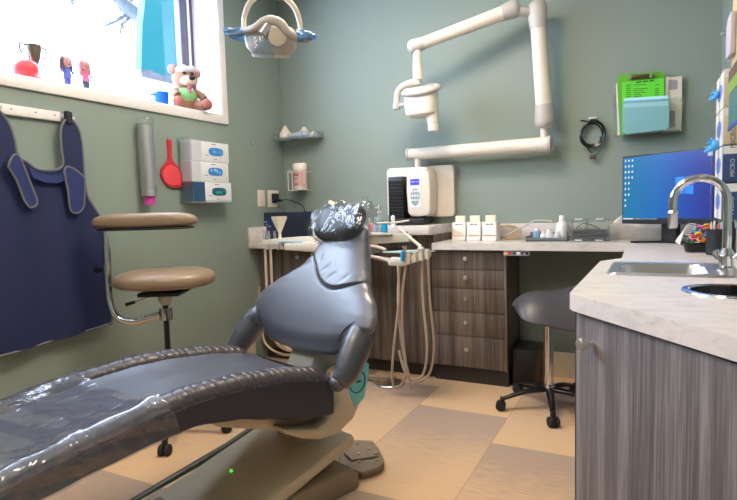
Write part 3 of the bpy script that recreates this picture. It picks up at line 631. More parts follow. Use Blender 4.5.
obj('rim', MB().lathe([(.100, -.04), (.100, .002), (.104, .005), (.118, .004), (.120, .0005)], (.195, 1.60, TZ), seg=48), m_chrome, o)
obj('chute', MB().lathe([(.1, -.02), (.098, -.3), (0, -.3)], (.195, 1.60, TZ), seg=32), m_black, o)
o = thing('faucet', 'chrome gooseneck faucet behind the sink', 'faucet', (.205, 2.03, TZ))
fx0, fy0 = .218, 2.03
obj('body', MB().lathe([(0, 0.006), (.03, .006), (.03, .014), (.022, .02), (.021, .05), (.024, .054), (.02, .062), (.013, .075), (0, .08)], (fx0, fy0, TZ)), m_chrome, o)
gp = [Vector((fx0, fy0, TZ+.06)), Vector((fx0+.004, fy0, TZ+.17))]
R2 = .074; zc = TZ+.222
gp = [Vector((fx0, fy0, TZ+.05)), Vector((fx0+.001, fy0, TZ+.14))] + [Vector((fx0-R2+R2*math.cos(a), fy0, zc+R2*math.sin(a))) for a in [q*PI/14 for q in range(15)]] + [Vector((fx0-2*R2, fy0, zc-.03))]
obj('spout', MB().tube(gp, .0125, 20, smooth=3), m_chrome, o)
obj('nozzle', MB().lathe([(0, 0), (.011, 0), (.0145, .006), (.0145, .045), (.016, .05), (.012, .06), (0, .06)], (fx0-2*R2, fy0, zc-.085), seg=24), m_steel, o)
obj('handle', MB().tube([(fx0+.02, fy0-.02, TZ+.045), (fx0+.05, fy0-.03, TZ+.085), (fx0+.062, fy0-.035, TZ+.12)], [.009, .008, .006], 12, smooth=4).tube([(fx0-.018, fy0+.01, TZ+.04), (fx0-.03, fy0+.015, TZ+.065)], [.009, .012], 12), m_chrome, o)
obj('valve_tag', MB().span((fx0+.03, fy0-.03, TZ+.008), (fx0+.045, fy0-.02, TZ+.1), .003), P('green_tag', (60, 150, 110), .5), o)
# ------------------------------------------------------------------ dental chair (local frame: x towards the feet, y towards the camera side)
TH = math.radians(253); CH = (-1.303, 1.757, 0)
chair = thing('dental_chair', 'charcoal leather dental chair on a beige base, reclined with plastic-covered leg rest', 'dental chair', CH, TH)
def interp(x, xs, ys):
    if x <= xs[0]: return ys[0]
    for i in range(len(xs)-1):
        if x <= xs[i+1]:
            t = (x-xs[i])/(xs[i+1]-xs[i]); t2 = t*t*(3-2*t); t = .6*t+.4*t2; return ys[i]+(ys[i+1]-ys[i])*t
    return ys[-1]
def ztop(s): return interp(s, [-.06, 0, .1, .2, .38, .5, .65, .8, .9, 1.05, 1.25, 1.42], [.50, .535, .56, .58, .598, .60, .588, .562, .542, .515, .47, .43])
def zbot(s): return interp(s, [-.03, .02, .15, .27, .38, .52, .63, .8, .94, 1.42], [.36, .365, .39, .43, .462, .485, .478, .455, .43, .34])
def zseam(s): return ztop(s)-.035
HW = .292
random.seed(3)
cre = []; s_ = .03
while s_ < 1.42: cre.append(s_); s_ += random.uniform(.022, .042)
cre2 = [c+random.uniform(-.008, .008) for c in cre]
def crease(s, side, skew):
    d = 0
    for c in (cre if side > 0 else cre2):
        e_ = (s-c-skew)/.0034
        if abs(e_) < 4: d = max(d, math.exp(-e_*e_))
    return d
def bolster(side):
    def fn(u, v):
        s = -.008+1.408*v; a = PI*(1.02-1.32*u)     # from the inner side over the top to the outer seam
        r = .042; ca, sa = math.cos(a), math.sin(a)
        cr = crease(s, side, .012*math.sin(a)); puff = 1+.012*math.sin(s*60)-.085*cr
        endk = min(1, max(.25, (s+.013)/.05))
        yy = HW-.05 + .048*ca*puff*1.05; zz = ztop(s)-.040+.044*sa*puff*endk
        return Vector((s, side*yy, zz))
    return MB().grid(fn, 18, 430)
m_tuft = P('gathered_leather', (60, 54, 56), .32, bump=.2, bscale=300)
obj('side_bolster', bolster(1), m_tuft, chair, local=True, sharp=70); obj('side_bolster', bolster(-1), m_tuft, chair, local=True, sharp=70)
def padfn(u, v):
    s = -.008+1.408*v; y = (u*2-1)*(HW-.085); q = abs(u*2-1)
    return Vector((s, y, ztop(s)-.030+.012*q**3-.004*math.sin(s*3)))
obj('seat_pad', MB().grid(padfn, 24, 60), m_leather, chair, local=True)
def sidefn(u, v):
    s = -.012+1.422*v; prof = [(HW-.04, zseam(s)+.014), (HW-.006, zseam(s)+.006), (HW+.001, zseam(s)-.004), (HW, (zseam(s)+zbot(s))/2), (HW-.004, zbot(s)+.01), (HW-.02, zbot(s)), (0, zbot(s)-.0), (-HW+.02, zbot(s)), (-HW+.004, zbot(s)+.01), (-HW, (zseam(s)+zbot(s))/2), (-HW-.001, zseam(s)-.004), (-HW+.006, zseam(s)+.006), (-HW+.04, zseam(s)+.014)]
    k_ = u*(len(prof)-1); i = min(int(k_), len(prof)-2); f = k_-i; y = prof[i][0]*(1-f)+prof[i+1][0]*f; z = prof[i][1]*(1-f)+prof[i+1][1]*f
    return Vector((s, y, z))
b2 = MB().grid(sidefn, 13, 70, capv=True)
obj('seat_shell', b2, m_leatherd, chair, local=True, sharp=30)
# clear plastic sheet over the leg rest
def film(u, v):
    s0 = .585+.13*(1-u)
    s = s0+(1.43-s0)*v; w = u*2-1
    W = HW+.008
    wr = .0035*math.sin(s*55+9*w)+.003*math.sin(s*31-14*w+1)
    if abs(w) > .62:
        k_ = (abs(w)-.62)/.38; y = math.copysign(W+.002+abs(wr)*.8, w); z = ztop(s)-.01-k_*(ztop(s)-zbot(s)-.02)
    elif abs(w) > .46:
        k_ = (abs(w)-.46)/.16*PI/2; y = math.copysign(W-.055+.055*math.sin(k_), w); z = ztop(s)-.04+.05*math.cos(k_)
    else:
        k_ = abs(w)/.46; y = w/.46*(W-.055); z = ztop(s)-.016+.026*k_**3+wr
    return Vector((s, y, z+.001))
obj('plastic_cover', MB().grid(film, 70, 150), m_film, chair, local=True, sharp=80, label='clear plastic cover over the leg rest')
# backrest
BT = math.radians(29); O_ = Vector((-.05, 0, .56))
def bk(n, v, w): return Vector((O_.x-v*math.sin(BT)+w*math.cos(BT), -n, O_.z+v*math.cos(BT)+w*math.sin(BT)))
def halfw(v): return interp(v, [.0, .02, .05, .085, .12, .17, .22, .27, .31, .36, .42, .48, .53, .55], [.20, .25, .29, .345, .372, .372, .345, .292, .246, .196, .16, .132, .11, .08])
def useam(n):   # v of the upper seam
    q_ = min(1.3, abs(n+.115)/.19); return .258+.092*q_**1.7
def bfront(n, v, w_):
    q = min(1, abs(n)/w_); t_ = .045*(1-q**3.2)**.5
    vv = v/.55; ends = (max(0, 1-max(0, (abs(vv-.5)-.36)/.14)**2))**.5
    wrap = .022*(abs(n)/.4)**2
    g = -.011*math.exp(-((v-useam(n))/.0055)**2)
    if v > useam(n): g += .007
    g += -.0022*math.exp(-((v-useam(n)-.04)/.022)**2)*max(0, math.sin(n*80+v*24))**3
    lump = .006*math.sin(v*9)
    return t_*ends+wrap+g*(t_/.045)+lump*(t_/.045)
def backfn(sgn, lo, hi):
    def fn(u, v_):
        v = lo+(hi-lo)*v_; w_ = halfw(v); c0_ = interp(v, [.0, .05, .12, .2, .27, .36, .42, .5], [-.06, -.055, -.052, -.05, -.055, -.098, -.102, -.098]); n = (u*2-1)*w_ + c0_
        nn = n-c0_; vb = v+.05*(nn/.37)**2*max(0, 1-v/.16)
        return bk(n, vb, bfront(nn, v, w_) if sgn > 0 else (.022*(abs(nn)/.4)**2-.045*(1-min(1, abs(nn)/w_)**4)**.5*(max(0, 1-max(0, (abs(v/.55-.5)-.36)/.14)**2))**.5))
    return fn
def kv(above): 
    def k_(c, i, j):
        r = c-O_; v = -r.x*math.sin(BT)+r.z*math.cos(BT); n = -c.y
        return (v > useam(n)) == above
    return k_
f1 = backfn(1, .0, .55)
mbk = MB().grid(f1, 90, 130, keep=kv(False)); mbk.grid(backfn(-1, .0, .55), 50, 50)
obj('backrest', mbk, m_leather, chair, local=True, sharp=60)
obj('neck_pad', MB().grid(f1, 90, 130, keep=kv(True)), m_leather, chair, local=True, sharp=60)
# wings (arm rests sweeping from backrest to the seat)
for sd in (1, -1):
    n0 = .352 if sd > 0 else .272
    pts = [bk(-sd*n0, .155, -.03), bk(-sd*n0, .11, -.004), Vector((-.082, .352 if sd > 0 else -.303, .622)), Vector((-.05, .353 if sd > 0 else -.318, .575)), Vector((-.02, .354 if sd > 0 else -.332, .532)), Vector((.008, sd*.345, .502))]
    obj('arm_wing', MB().tube(pts, [.028, .056, .060, .057, .050, .038], 24, smooth=8, flat=.85, up=(0, 1, 0)).ell((.012, sd*.341, .500), (.03, .032, .03), seg=18), m_leather, chair, local=True, sharp=80)
    sm = MB().tube([bk(-sd*(.36)-.035, .165, .02), bk(-sd*(.315)-.035, .145, .046), bk(-sd*(.275)-.035, .105, .05), bk(-sd*(.25)-.035, .06, .038)], .0025, 8, smooth=5)
    obj('wing_seam', sm, m_leatherd, chair, local=True)
# headrest with clear bag
hr = MB()
def hfn(u, v):
    a = 2*PI*u; b_ = PI*v; cx_ = math.copysign(abs(math.cos(a))**.75, math.cos(a)); sx_ = math.copysign(abs(math.sin(a))**.8, math.sin(a)); sb = abs(math.sin(b_))**.6
    n = .115*cx_*sb; w = .055*sx_*sb; vv = .082*math.copysign(abs(math.cos(b_))**.8, math.cos(b_))
    return bk(n*1.12-.075-vv*.05, .545+vv*1.05, w+.03-.012*math.cos(a*1)**2*0+.35*(n)**2*6)
hr.grid(hfn, 40, 26, closeu=True); obj('headrest', hr, P('headrest_leather', (30, 31, 36), .45), chair, local=True, sharp=80)
obj('headrest_post', MB().span((-.37, -.03, .95), (-.35, .03, 1.05)).bar((-.24, 0, .82), (-.37, 0, 1.05), .06, .012, .003), m_chrome, chair, local=True)
random.seed(12)
def bag(u, v):
    a = 2*PI*u; p_ = hfn(u, .04+.92*v); c_ = bk(-.075, .545, .03); d = p_-c_; L_ = d.length
    k_ = 1.10+.05*math.sin(a*7+v*5)+.05*math.sin(a*3-v*11)+.04*math.sin(a*13+4*v)
    if math.cos(a) < -.2: k_ += .55*max(0, -math.cos(a)-.2)*(.5+.5*math.sin(v*PI))*(.8+.35*math.sin(v*23))
    if math.cos(a) > .4: k_ += .28*(math.cos(a)-.4)*(.6+.4*math.sin(v*19))
    return c_+d*k_+Vector((-.004, 0, -.0))
obj('headrest_bag', MB().grid(bag, 80, 40, closeu=True), m_bag, chair, local=True, sharp=20, label='clear crinkled plastic bag over the headrest')
obj('bag_sticker', MB().prism([(-.012, 0), (.030, .016), (.024, .03), (-.02, .014)], lambda u, v, w: bk(u-.045, .60+v, .095+w), 0, .002), P('tan_sticker', (206, 178, 132), .6), chair, local=True)
# shell bracket, teal cover, mechanism, base
prof = [(-.225, .50), (-.21, .43), (-.185, .365), (-.14, .305), (-.06, .272), (.03, .275), (.11, .305), (.19, .35), (.2, .37), (.12, .345), (.05, .325), (.0, .335), (-.04, .37), (-.065, .43), (-.075, .47), (-.13, .52)]
yz = lambda u, v, w: Vector((u, w, v))
obj('side_arm', MB().prism(prof, yz, .19, .262, bev=.01), m_basec, chair, local=True)
tl = MB()
for sd in (1,): tl.prism([(-.232, .505), (-.218, .43), (-.198, .372), (-.145, .345), (-.115, .42), (-.10, .48), (-.15, .52)], yz, sd*.18 if sd > 0 else -.268, .268 if sd > 0 else -.18, bev=.008)
tc_ = obj('pivot_cover', tl, m_teal, chair, local=True, label='teal rounded pivot cover')
obj('dial', MB().tube([(-.158+.042*math.cos(q*PI/16), .270, .448+.042*math.sin(q*PI/16)) for q in range(32)], .0022, 6, closed=True).span((-.175, .268, .444), (-.155, .2712, .450)).bar((-.157, .2695, .447), (-.142, .2695, .462), .003, .004), P('dial_ink', (28, 70, 84), .5), tc_, local=True)
obj('seat_frame', MB().prism([(-.12, .30), (.1, .31), (.40, .42), (.44, .45), (.1, .42), (-.12, .38)], yz, -.185, .185, bev=.006), m_basec, chair, local=True)
obj('back_bracket', MB().prism([(-.22, .5), (-.14, .47), (-.1, .34), (-.02, .3), (0, .40), (-.08, .56), (-.16, .66), (-.2, .64)], yz, -.03, .12, bev=.01), P('bracket_grey', (150, 148, 138), .5), chair, local=True)
obj('lift_column', MB().span((-.12, -.10, .12), (-.03, .10, .32), .012), P('column_beige', (170, 158, 136), .5), chair, local=True)
def slab(x0, x1, y0, y1, za, zb, th, bev): return MB().prism([(x0, za-th), (x1, zb-th), (x1+.02, zb-.01), (x1, zb), (x0, za), (x0-.012, za-th*.5)], yz, y0, y1, bev=bev)
cv = obj('base_cover', slab(-.17, .62, -.228, .222, .224, .014, .05, .012), m_basec, chair, local=True)
obj('power_light', MB().ell((.215, -.06, .124), .006, seg=10), emit('green_led', (60, 230, 40), 1.2), cv, local=True)
obj('splash_guard', MB().prism([(-.05, .19), (.12, .145), (.36, .10), (.56, .06), (.56, .05), (.36, .08), (.12, .12), (-.05, .16)], yz, -.262, -.236, bev=.004), P('glossy_olive', (104, 106, 84), .12), chair, local=True)
obj('floor_base', MB().prism([(-.19, .0), (.95, .0), (.95, .035), (.70, .05), (.3, .07), (.05, .095), (-.14, .10), (-.185, .06)], yz, -.21, .235, bev=.012), P('olive_grey_base', (136, 120, 98), .45), chair, local=True)
obj('front_plate', MB().prism([(.56, .0), (1.12, .0), (1.13, .03), (1.0, .06), (.62, .085), (.56, .07)], yz, -.24, .20, bev=.015), m_basec, chair, local=True)
# foot pedal
pc = Vector((-1.135, 2.095, 0))
o = thing('foot_pedal', 'taupe two-lobed foot pedal with round studs on the floor beside the chair base', 'foot pedal', pc)
pm = P('taupe_pedal', (134, 118, 98), .5)
ax_ = Vector((.82, .55, 0)).normalized(); ay_ = Vector((-.55, .82, 0)).normalized()
def pfn(u, v, w): return pc+ax_*u+ay_*v+Z*w
fl = lambda u, v, w: Vector((u, v, w))
def tr_(pts, z): return [tuple(atz(a, b_, z)[:2]) for a, b_ in pts]
obj('base', MB().prism(tr_([(338, 452), (352, 440), (373, 440.5), (380, 450), (384, 459), (384, 465), (378, 470), (362, 475), (348, 471), (340, 463)], .02), fl, 0, .022, bev=.006), pm, o)
obj('foot_button_pad', MB().prism(tr_([(344, 452), (353, 441.5), (372, 442), (379, 451), (378, 455.5), (352, 459.5)], .04), fl, .0225, .04, bev=.005), pm, o)
obj('foot_button_pad', MB().prism(tr_([(347, 462), (381, 457.5), (384, 462), (378, 467), (362, 472), (349, 468)], .04), fl, .0225, .04, bev=.005), pm, o)
for a_, b_ in ((357, 444), (371, 443.5), (369, 449), (359, 454), (376, 453.5), (359, 462), (377, 460)):
    q_ = atz(a_, b_, .04); obj('stud', MB().lathe([(.010, 0), (.009, .005), (0, .007)], (q_.x, q_.y, .04), seg=14), P('pedal_stud', (158, 142, 120), .4), o)
tag(obj('pedal_cable', MB().tube([pfn(-.12, 0, .015), pfn(-.16, .01, .01), pfn(-.2, .02, .012)], .006, 8, smooth=4), m_hose), 'short beige cable leading from the foot pedal to the chair base', 'cable')
# ------------------------------------------------------------------ stools
def castor(parent, x, y, yaw, r=.027, axle=0):
    c_ = MB(); d = Vector((math.cos(yaw), math.sin(yaw), 0)); p_ = Vector((x, y, r)); 
    for s in (-1, 1):
        c_.lathe([(0, s*.006), (r*.95, s*.006), (r, s*.010), (r, s*.020), (r*.9, s*.025), (r*.4, s*.026), (0, s*.024)], p_, d, 22)
    k_ = obj('castor', c_, m_rub, parent); e_ = Vector((-d.y, d.x, 0))
    obj('castor_fork', MB().tube([p_+Z*.034+e_*.01, p_+e_*.005+Z*.012], [.012, .008], 10).cyl(p_+Z*.02+e_*.006, p_+Z*.05+e_*.006, .008, .008, 12), m_black, k_); return k_
def star_base(o, cx_, cy_, R, a0, zh, legm, hub):
    for q in range(5):
        a = a0+q*2*PI/5; e = Vector((cx_+R*math.cos(a), cy_+R*math.sin(a), 0)); c_ = Vector((cx_, cy_, 0))
        pts = [c_.lerp(e, .08)+Z*zh, c_.lerp(e, .5)+Z*(zh-.008), c_.lerp(e, .92)+Z*(.066), e+Z*.062]
        obj('base_leg', MB().tube(pts, [.024, .019, .014, .013], 14, smooth=4, flat=.7, up=(0, 0, 1)), legm, o, sharp=60)
        castor(o, e.x, e.y, a+PI/2+.5*math.sin(q*2.3+1))
    obj('hub', MB().lathe([(0, zh-.03), (.03, zh-.03), (.034, zh-.01), (.03, zh+.025), (.022, zh+.03), (0, zh+.03)], (cx_, cy_, 0)), hub, o)
# assistant stool with arm
sx, sy = -2.17, 1.975
o = thing('assistant_stool', 'tan vinyl assistant stool with curved chrome arm bar and padded arm rest', 'stool', (sx, sy, 0))
star_base(o, sx, sy, .285, math.radians(22), .095, m_black, m_chrome)
obj('column', MB().cyl((sx, sy, .1), (sx, sy, .42), .025).cyl((sx, sy, .42), (sx, sy, .66), .014), m_black, o)
def disc(c_, ax1, r1, r2, h, sq=2.4, dome=.3):
    y1 = Vector((-ax1.y, ax1.x, 0))
    def fn(u, v):
        a = 2*PI*u; b_ = -PI/2+PI*v; cb_ = abs(math.cos(b_))**.5; ca, sa = math.cos(a), math.sin(a)
        k_ = (abs(ca)**sq+abs(sa)**sq)**(-1/sq)
        return c_+ax1*(r1*ca*k_*cb_)+y1*(r2*sa*k_*cb_)+Z*(h*math.copysign(abs(math.sin(b_))**.7, b_)*(1 if b_ > 0 else .6))
    return MB().grid(fn, 48, 20, closeu=True)
obj('seat', disc(Vector((sx+.012, sy, .785)), Vector((.85, .52, 0)).normalized(),   .24, .205, .06), m_tanv, o, sharp=80)
obj('seat_plate', MB().box((sx, sy, .725), (.2, .2, .02), .5, .004).box((sx+.09, sy+.045, .738), (.06, .06, .012), .5, .003), m_black, o)
obj('tilt_mount', MB().lathe([(0, .66), (.02, .66), (.034, .69), (.036, .716), (0, .716)], (sx, sy, 0)), m_xgrey, o)
lv = obj('lever', MB().tube([(sx-.02, sy-.02, .715), (sx-.10, sy-.05, .69), (sx-.15, sy-.07, .675)], .005, 8, smooth=3), m_chrome, o)
obj('lever_grip', MB().tube([(sx-.14, sy-.066, .678), (sx-.185, sy-.083, .664)], [.008, .01], 10), m_black, lv)
obj('collar', MB().cyl((sx, sy, .585), (sx, sy, .645), .033, seg=28), m_chrome, o)
q0 = atv(170, 311, (sx, sy)); pts = [Vector((sx-.02, sy-.01, .612))]+[atv(px, py, (sx, sy)) for px, py in ((150, 318), (133, 322), (117, 317), (110, 303), (108, 285), (107, 262), (106, 232))]
obj('arm_bar', MB().tube(pts, .019, 18, smooth=6), m_chrome, o, sharp=80)
kb = atv(107, 270, (sx, sy)); obj('clamp', MB().cyl(kb-Z*.02, kb+Z*.025, .019, seg=20), m_chrome, o); obj('clamp_knob', MB().cyl(kb, kb+Vector((-.05, -.012, 0)), .008).cyl(kb+Vector((-.045, -.01, 0)), kb+Vector((-.062, -.014, 0)), .018), m_black, o)
ta = atv(106, 231, (sx, sy)); obj('arm_plate', MB().bar(ta+Vector((-.045, -.02, .008)), ta+Vector((.06, .03, .008)), .05, .014, .003), m_steel, o)
a0, a1 = atv(93, 222, (sx, sy)), atv(197, 222, (sx, sy))
mid = (a0+a1)/2; axv = (a1-a0); axv.z = 0; L_ = axv.length/2; axv.normalize()
obj('arm_pad', disc(mid+Z*.0, axv, L_, .06, .046, sq=3.4), m_tanv, o, sharp=80)
obj('arm_pad_base', disc(mid-Z*.034, axv, L_*.94, .052, .012, sq=3.4), m_black, o, sharp=80)
# saddle stool
sx, sy = -.475, 3.05
o = thing('saddle_stool', 'dark grey saddle stool on a chrome column with black castors under the desk', 'stool', (sx, sy, 0))
star_base(o, sx, sy, .27, math.radians(-77), .105, P('dark_chrome', (60, 60, 62), .25, .8), m_chrome)
obj('column', MB().cyl((sx, sy, .1), (sx, sy, .455), .024, .026, 28), m_chrome, o); obj('piston', MB().cyl((sx, sy, .45), (sx, sy, .56), .017), m_black, o)
sdn = Vector((-.88, -.35, 0)).normalized(); sdv = Vector((.35, -.88, 0)).normalized()   # sdv: across the picture, front-back of the saddle runs along sdn
def saddle(u, v):
    # u across (wraps down at both sides), v front to back, closed pillow
    a = 2*PI*u; ca = math.cos(a); sa = math.sin(a); b_ = v*2-1
    wid = .205*(1-.18*b_)*abs(1-abs(b_)**6)**.35; x_ = wid*math.copysign(abs(ca)**.8, ca); th = .028*(1-abs(b_)**4)**.5
    drop = -.13*(abs(x_)/.2)**2.0; rise = .05*b_**2 if b_ < 0 else -.05*b_**3
    return Vector((sx, sy, .62))+sdv*x_+sdn*(b_*.19)+Z*(drop+rise+th*sa)
obj('seat', MB().grid(saddle, 44, 30, closeu=True), P('dark_grey_vinyl', (66, 64, 68), .4, bump=.1, bscale=300), o, sharp=80)
obj('seat_mechanism', MB().box((sx, sy, .562), (.13, .13, .04), .4, .006), m_black, o)
lv = obj('lever', MB().tube([(sx, sy, .56), (sx-.09, sy-.08, .545), (sx-.13, sy-.10, .53)], .006, 8), m_black, o)
# bin under the desk
tag(obj('computer_tower', MB().span((-.735, 3.33, .0), (-.60, 3.60, .23), .006), m_black), 'small black box standing under the desk beside the drawers', 'computer')
# ------------------------------------------------------------------ dental lamp over the chair
LD = 2.1
def lp(x, y, dd=0): return atd(x, y, LD+dd)
lc = lp(272, 38)
o = thing('operating_lamp', 'grey overhead dental lamp with two side handles in blue film', 'lamp', lc)
lr = (lp(300, 40)-lp(245, 38)).normalized(); lf = -Vector((lc.x, lc.y, lc.z-EYE)).normalized(); lu = lf.cross(lr)*-1
if lu.z < 0: lu = -lu
def lloc(a, b_, c_): return lc+lr*a+lu*b_+lf*c_
def headfn(u, v):
    a = 2*PI*u; b_ = -PI/2+PI*v; cb_ = abs(math.cos(b_))**.55
    x_ = .10*math.copysign(abs(math.cos(a))**.8, math.cos(a))*cb_; z_ = .065*math.copysign(abs(math.sin(a))**.8, math.sin(a))*cb_; y_ = .058*math.copysign(abs(math.sin(b_))**.75, math.sin(b_))
    x_ *= 1+.06*(y_/.058)-.0; return lloc(x_-.004, y_-.010, z_)
obj('head', MB().grid(headfn, 48, 26, closeu=True), m_xgrey, o, sharp=80)
obj('head_rim', MB().grid(lambda u, v: lloc(.080*math.cos(2*PI*u)*(1-.1*v)-.004, -.060-.012*v, .050*math.sin(2*PI*u)*(1-.1*v)), 48, 3, closeu=True, capv=True), P('lamp_lens', (206, 204, 200), .15), o)
obj('yoke', MB().tube([lloc(-.105, .03, -.0), lloc(-.104, .07, -.02), lloc(-.08, .125, -.03), lloc(-.03, .158, -.04), lloc(.03, .158, -.04), lloc(.083, .12, -.03), lloc(.107, .065, -.02), lloc(.110, .01, 0)], [.008, .0095, .0105, .011, .011, .0105, .0095, .008], 16, smooth=6), m_beige, o, sharp=80)
obj('suspension_arm', MB().tube([lloc(.0, .15, -.04), lloc(.0, .2, -.04), lloc(.0, .26, -.06), (lc.x-.02, lc.y+.03, ZC)], [.022, .024, .026, .026], 18), m_xgrey, o)
obj('front_band', MB().tube([lloc(-.105, .02, .03), lloc(-.06, .035, .066), lloc(-.03, .055, .07), lloc(0, .062, .07), lloc(.035, .05, .07), lloc(.06, .02, .068), lloc(.10, .0, .03)], [.012, .014, .016, .018, .017, .015, .012], 14, smooth=6), m_xgrey, o, sharp=80)
obj('hinge_boss', MB().lathe([(0, 0), (.034, 0), (.032, .012), (.0, .016)], lloc(.02, .005, .062), lf), m_beige, o)
obj('control_stub', MB().tube([lloc(-.01, .055, .072), lloc(-.035, .015, .075)], [.012, .018], 12), m_steel, o)
for sd, pts in ((-1, [lloc(-.10, .02, .03), lloc(-.13, .012, .03), lloc(-.165, .018, .03)]), (1, [lloc(.10, 0, .03), lloc(.125, -.003, .03), lloc(.15, .012, .03)])):
    h_ = obj('handle', MB().tube(pts, [.012, .012, .013], 14, smooth=5), P('handle_grey', (150, 140, 132), .4) , o)
    e = pts[-1]; rnd = random.Random(5+sd)
    def cone_bag(u, v, e=e, sd=sd, rnd=rnd):
        a = 2*PI*u; L0 = .075; x_ = sd*(.018-L0*v); r_ = (.012+.013*v+.004*math.sin(a*5+v*9))*(1 if v > .08 else .6)
        return e+lr*x_+lu*(r_*math.cos(a)-.012*v*(sd < 0))+lf*(r_*math.sin(a))
    obj('handle_film', MB().grid(cone_bag, 24, 10, closeu=True), clear('blue_film', (150, 200, 240), .15, 1.6, bump=.5, bscale=30, body=.25), h_, sharp=30)
obj('lens_film', MB().grid(lambda u, v: lloc(-.07+.075*u+.004*math.sin(v*14), -.07+.075*v, .071+.012*math.sin(u*PI)*math.sin(v*PI)+.003*math.sin(u*17+v*13)), 20, 16), clear('pale_film', (205, 225, 240), .12, 2.5, bump=.5, bscale=30, body=.1), o, sharp=30)
# ------------------------------------------------------------------ x-ray unit
o = thing('xray_unit', 'cream wall-mounted dental x-ray arm with control box and tube head', 'x-ray machine', (-1.43, YB, 1.03))
obj('wall_plate', MB().prism(rr(-1.675, -1.175, 1.045, 1.395, .03), lambda u, v, w: Vector((u, YB-.001-w, v)), 0, .045, bev=.006), m_xwhite, o)
AYY = 3.45
cu = lambda u: -1.462+(u+1.545)*.80
cbx = obj('control_box', MB().prism([(-1.535, 1.085), (-1.52, 1.06), (-1.45, 1.048), (-1.36, 1.055), (-1.335, 1.085), (-1.328, 1.22), (-1.335, 1.345), (-1.36, 1.375), (-1.44, 1.385), (-1.52, 1.375), (-1.54, 1.34), (-1.545, 1.22)], lambda u, v, w: Vector((cu(u), w, v)), 3.44, YB-.047, bev=.014), m_xwhite, o)
cy_ = 3.437
obj('keypad', MB().prism(rr(cu(-1.515), cu(-1.405), 1.115, 1.315, .01), fxz(cy_), -.002, .002), P('keypad_white', (226, 226, 226), .4), cbx)
obj('keypad_oval', MB().prism([(cu(-1.46)+.034*math.cos(q*PI/12), 1.195+.072*math.sin(q*PI/12) if math.sin(q*PI/12) < 0 else 1.195+.045*math.sin(q*PI/12)) for q in range(24)], fxz(cy_), -.0035, -.002), P('keypad_grey', (150, 162, 170), .4), cbx)
obj('display', MB().span((cu(-1.50), cy_-.005, 1.262), (cu(-1.42), cy_-.002, 1.302)), emit('xray_display', (50, 50, 230), .8), cbx)
strokes('printed_line', 2, .018, (cu(-1.46), cy_-.0055, 1.283), X, Z, P('display_text', (150, 160, 250), .4), cbx)
kk = MB()
for r_ in range(3):
    for c_ in range(3): kk.span((cu(-1.492+c_*.024), cy_-.006, 1.215-r_*.03), (cu(-1.478+c_*.024), cy_-.0035, 1.228-r_*.03), .0008)
obj('keys', kk, m_white, cbx); obj('green_key', MB().ell((cu(-1.485), cy_-.004, 1.15), (.008, .003, .008), seg=12), P('green_key', (60, 180, 110), .4), cbx)
obj('ventilation_mark', MB().span((cu(-1.37), cy_+.005, 1.352), (cu(-1.35), cy_+.008, 1.36)), m_black, cbx)
obj('mount_neck', MB().cyl((-1.405, 3.52, 1.36), (-1.405, 3.52, 1.46), .02), m_xwhite, o)
yy_ = 3.52
b0, b1 = aty(408, 155, yy_), aty(549, 143.5, yy_); b0.z = b1.z = (b0.z+b1.z)/2
bm_ = obj('lower_beam', MB().cyl(b0, b1, .038, .046, 36), m_xwhite, o); obj('beam_cap', MB().lathe([(.039, 0), (.043, 0), (.043, .014), (.03, .02), (0, .02)], b0+X*.012, -X), m_xgrey, bm_); obj('beam_cap', MB().lathe([(.047, 0), (.05, 0), (.05, .018), (.035, .026), (0, .026)], b1-X*.006, X), m_xgrey, bm_)
obj('beam_rail', MB().span((b1.x-.17, yy_-.045, b1.z-.012), (b1.x-.03, yy_-.038, b1.z-.007)), P('rail_white', (240, 236, 228), .4), bm_)
j0 = aty(544, 134, yy_); obj('swivel_post', MB().cyl((j0.x, yy_, b1.z+.03), (j0.x, yy_, j0.z+.06), .022, seg=24), m_xwhite, o)
p0, p1 = aty(545, 121, yy_), aty(537, 8, yy_-.06)
def arm(nm, a, b_, r0, r1, ca=.1, cb_=.12):
    d = (b_-a); A_ = obj(nm, MB().cyl(a.lerp(b_, ca), b_.lerp(a, cb_), r0, r1, 36), m_xwhite, o)
    for (c_, f_, r_) in ((a, a.lerp(b_, ca+.01), r0), (b_, b_.lerp(a, cb_+.01), r1)):
        obj('elbow', MB().tube([c_+(c_-f_).normalized()*r_*.9, c_+(c_-f_).normalized()*r_*.55, c_, f_], [r_*.55, r_*1.12, r_*1.28, r_*1.06], 28), m_xgrey, A_, sharp=80)
    return A_
arm('vertical_arm', p0, p1, .049, .046, .14, .17)
obj('elbow_link', MB().cyl(aty(536, 12, yy_-.06), aty(519, 11, yy_-.1), .03, seg=20), m_xgrey, o)
q0, q1 = aty(514, 9, yy_-.1), aty(413, 47, yy_-.22)
arm('upper_arm', q0, q1, .043, .037, .10, .1)
e1 = aty(417, 56, yy_-.22); e2 = aty(418, 80, yy_-.22)
obj('drop_rod', MB().tube([e1+Z*.05, e1, e1.lerp(e2, .5), e2], [.022, .026, .031, .032], 20), m_xwhite, o)
HY = yy_-.22
def hp(x, y, d=0): return aty(x, y, HY+d)
obj('swing_fork', MB().tube([hp(420, 81), hp(410, 83), hp(402, 87), hp(397.5, 94), hp(396.5, 108)], [.021, .024, .025, .024, .024], 16, smooth=5, flat=.8), m_xwhite, o)
obj('fork_cap', MB().cyl(hp(396.5, 104), hp(396.5, 109.5), .024, seg=20).cyl(hp(398, 106), hp(406, 104), .014, seg=16), m_xgrey, o)
hc = hp(421, 103); 
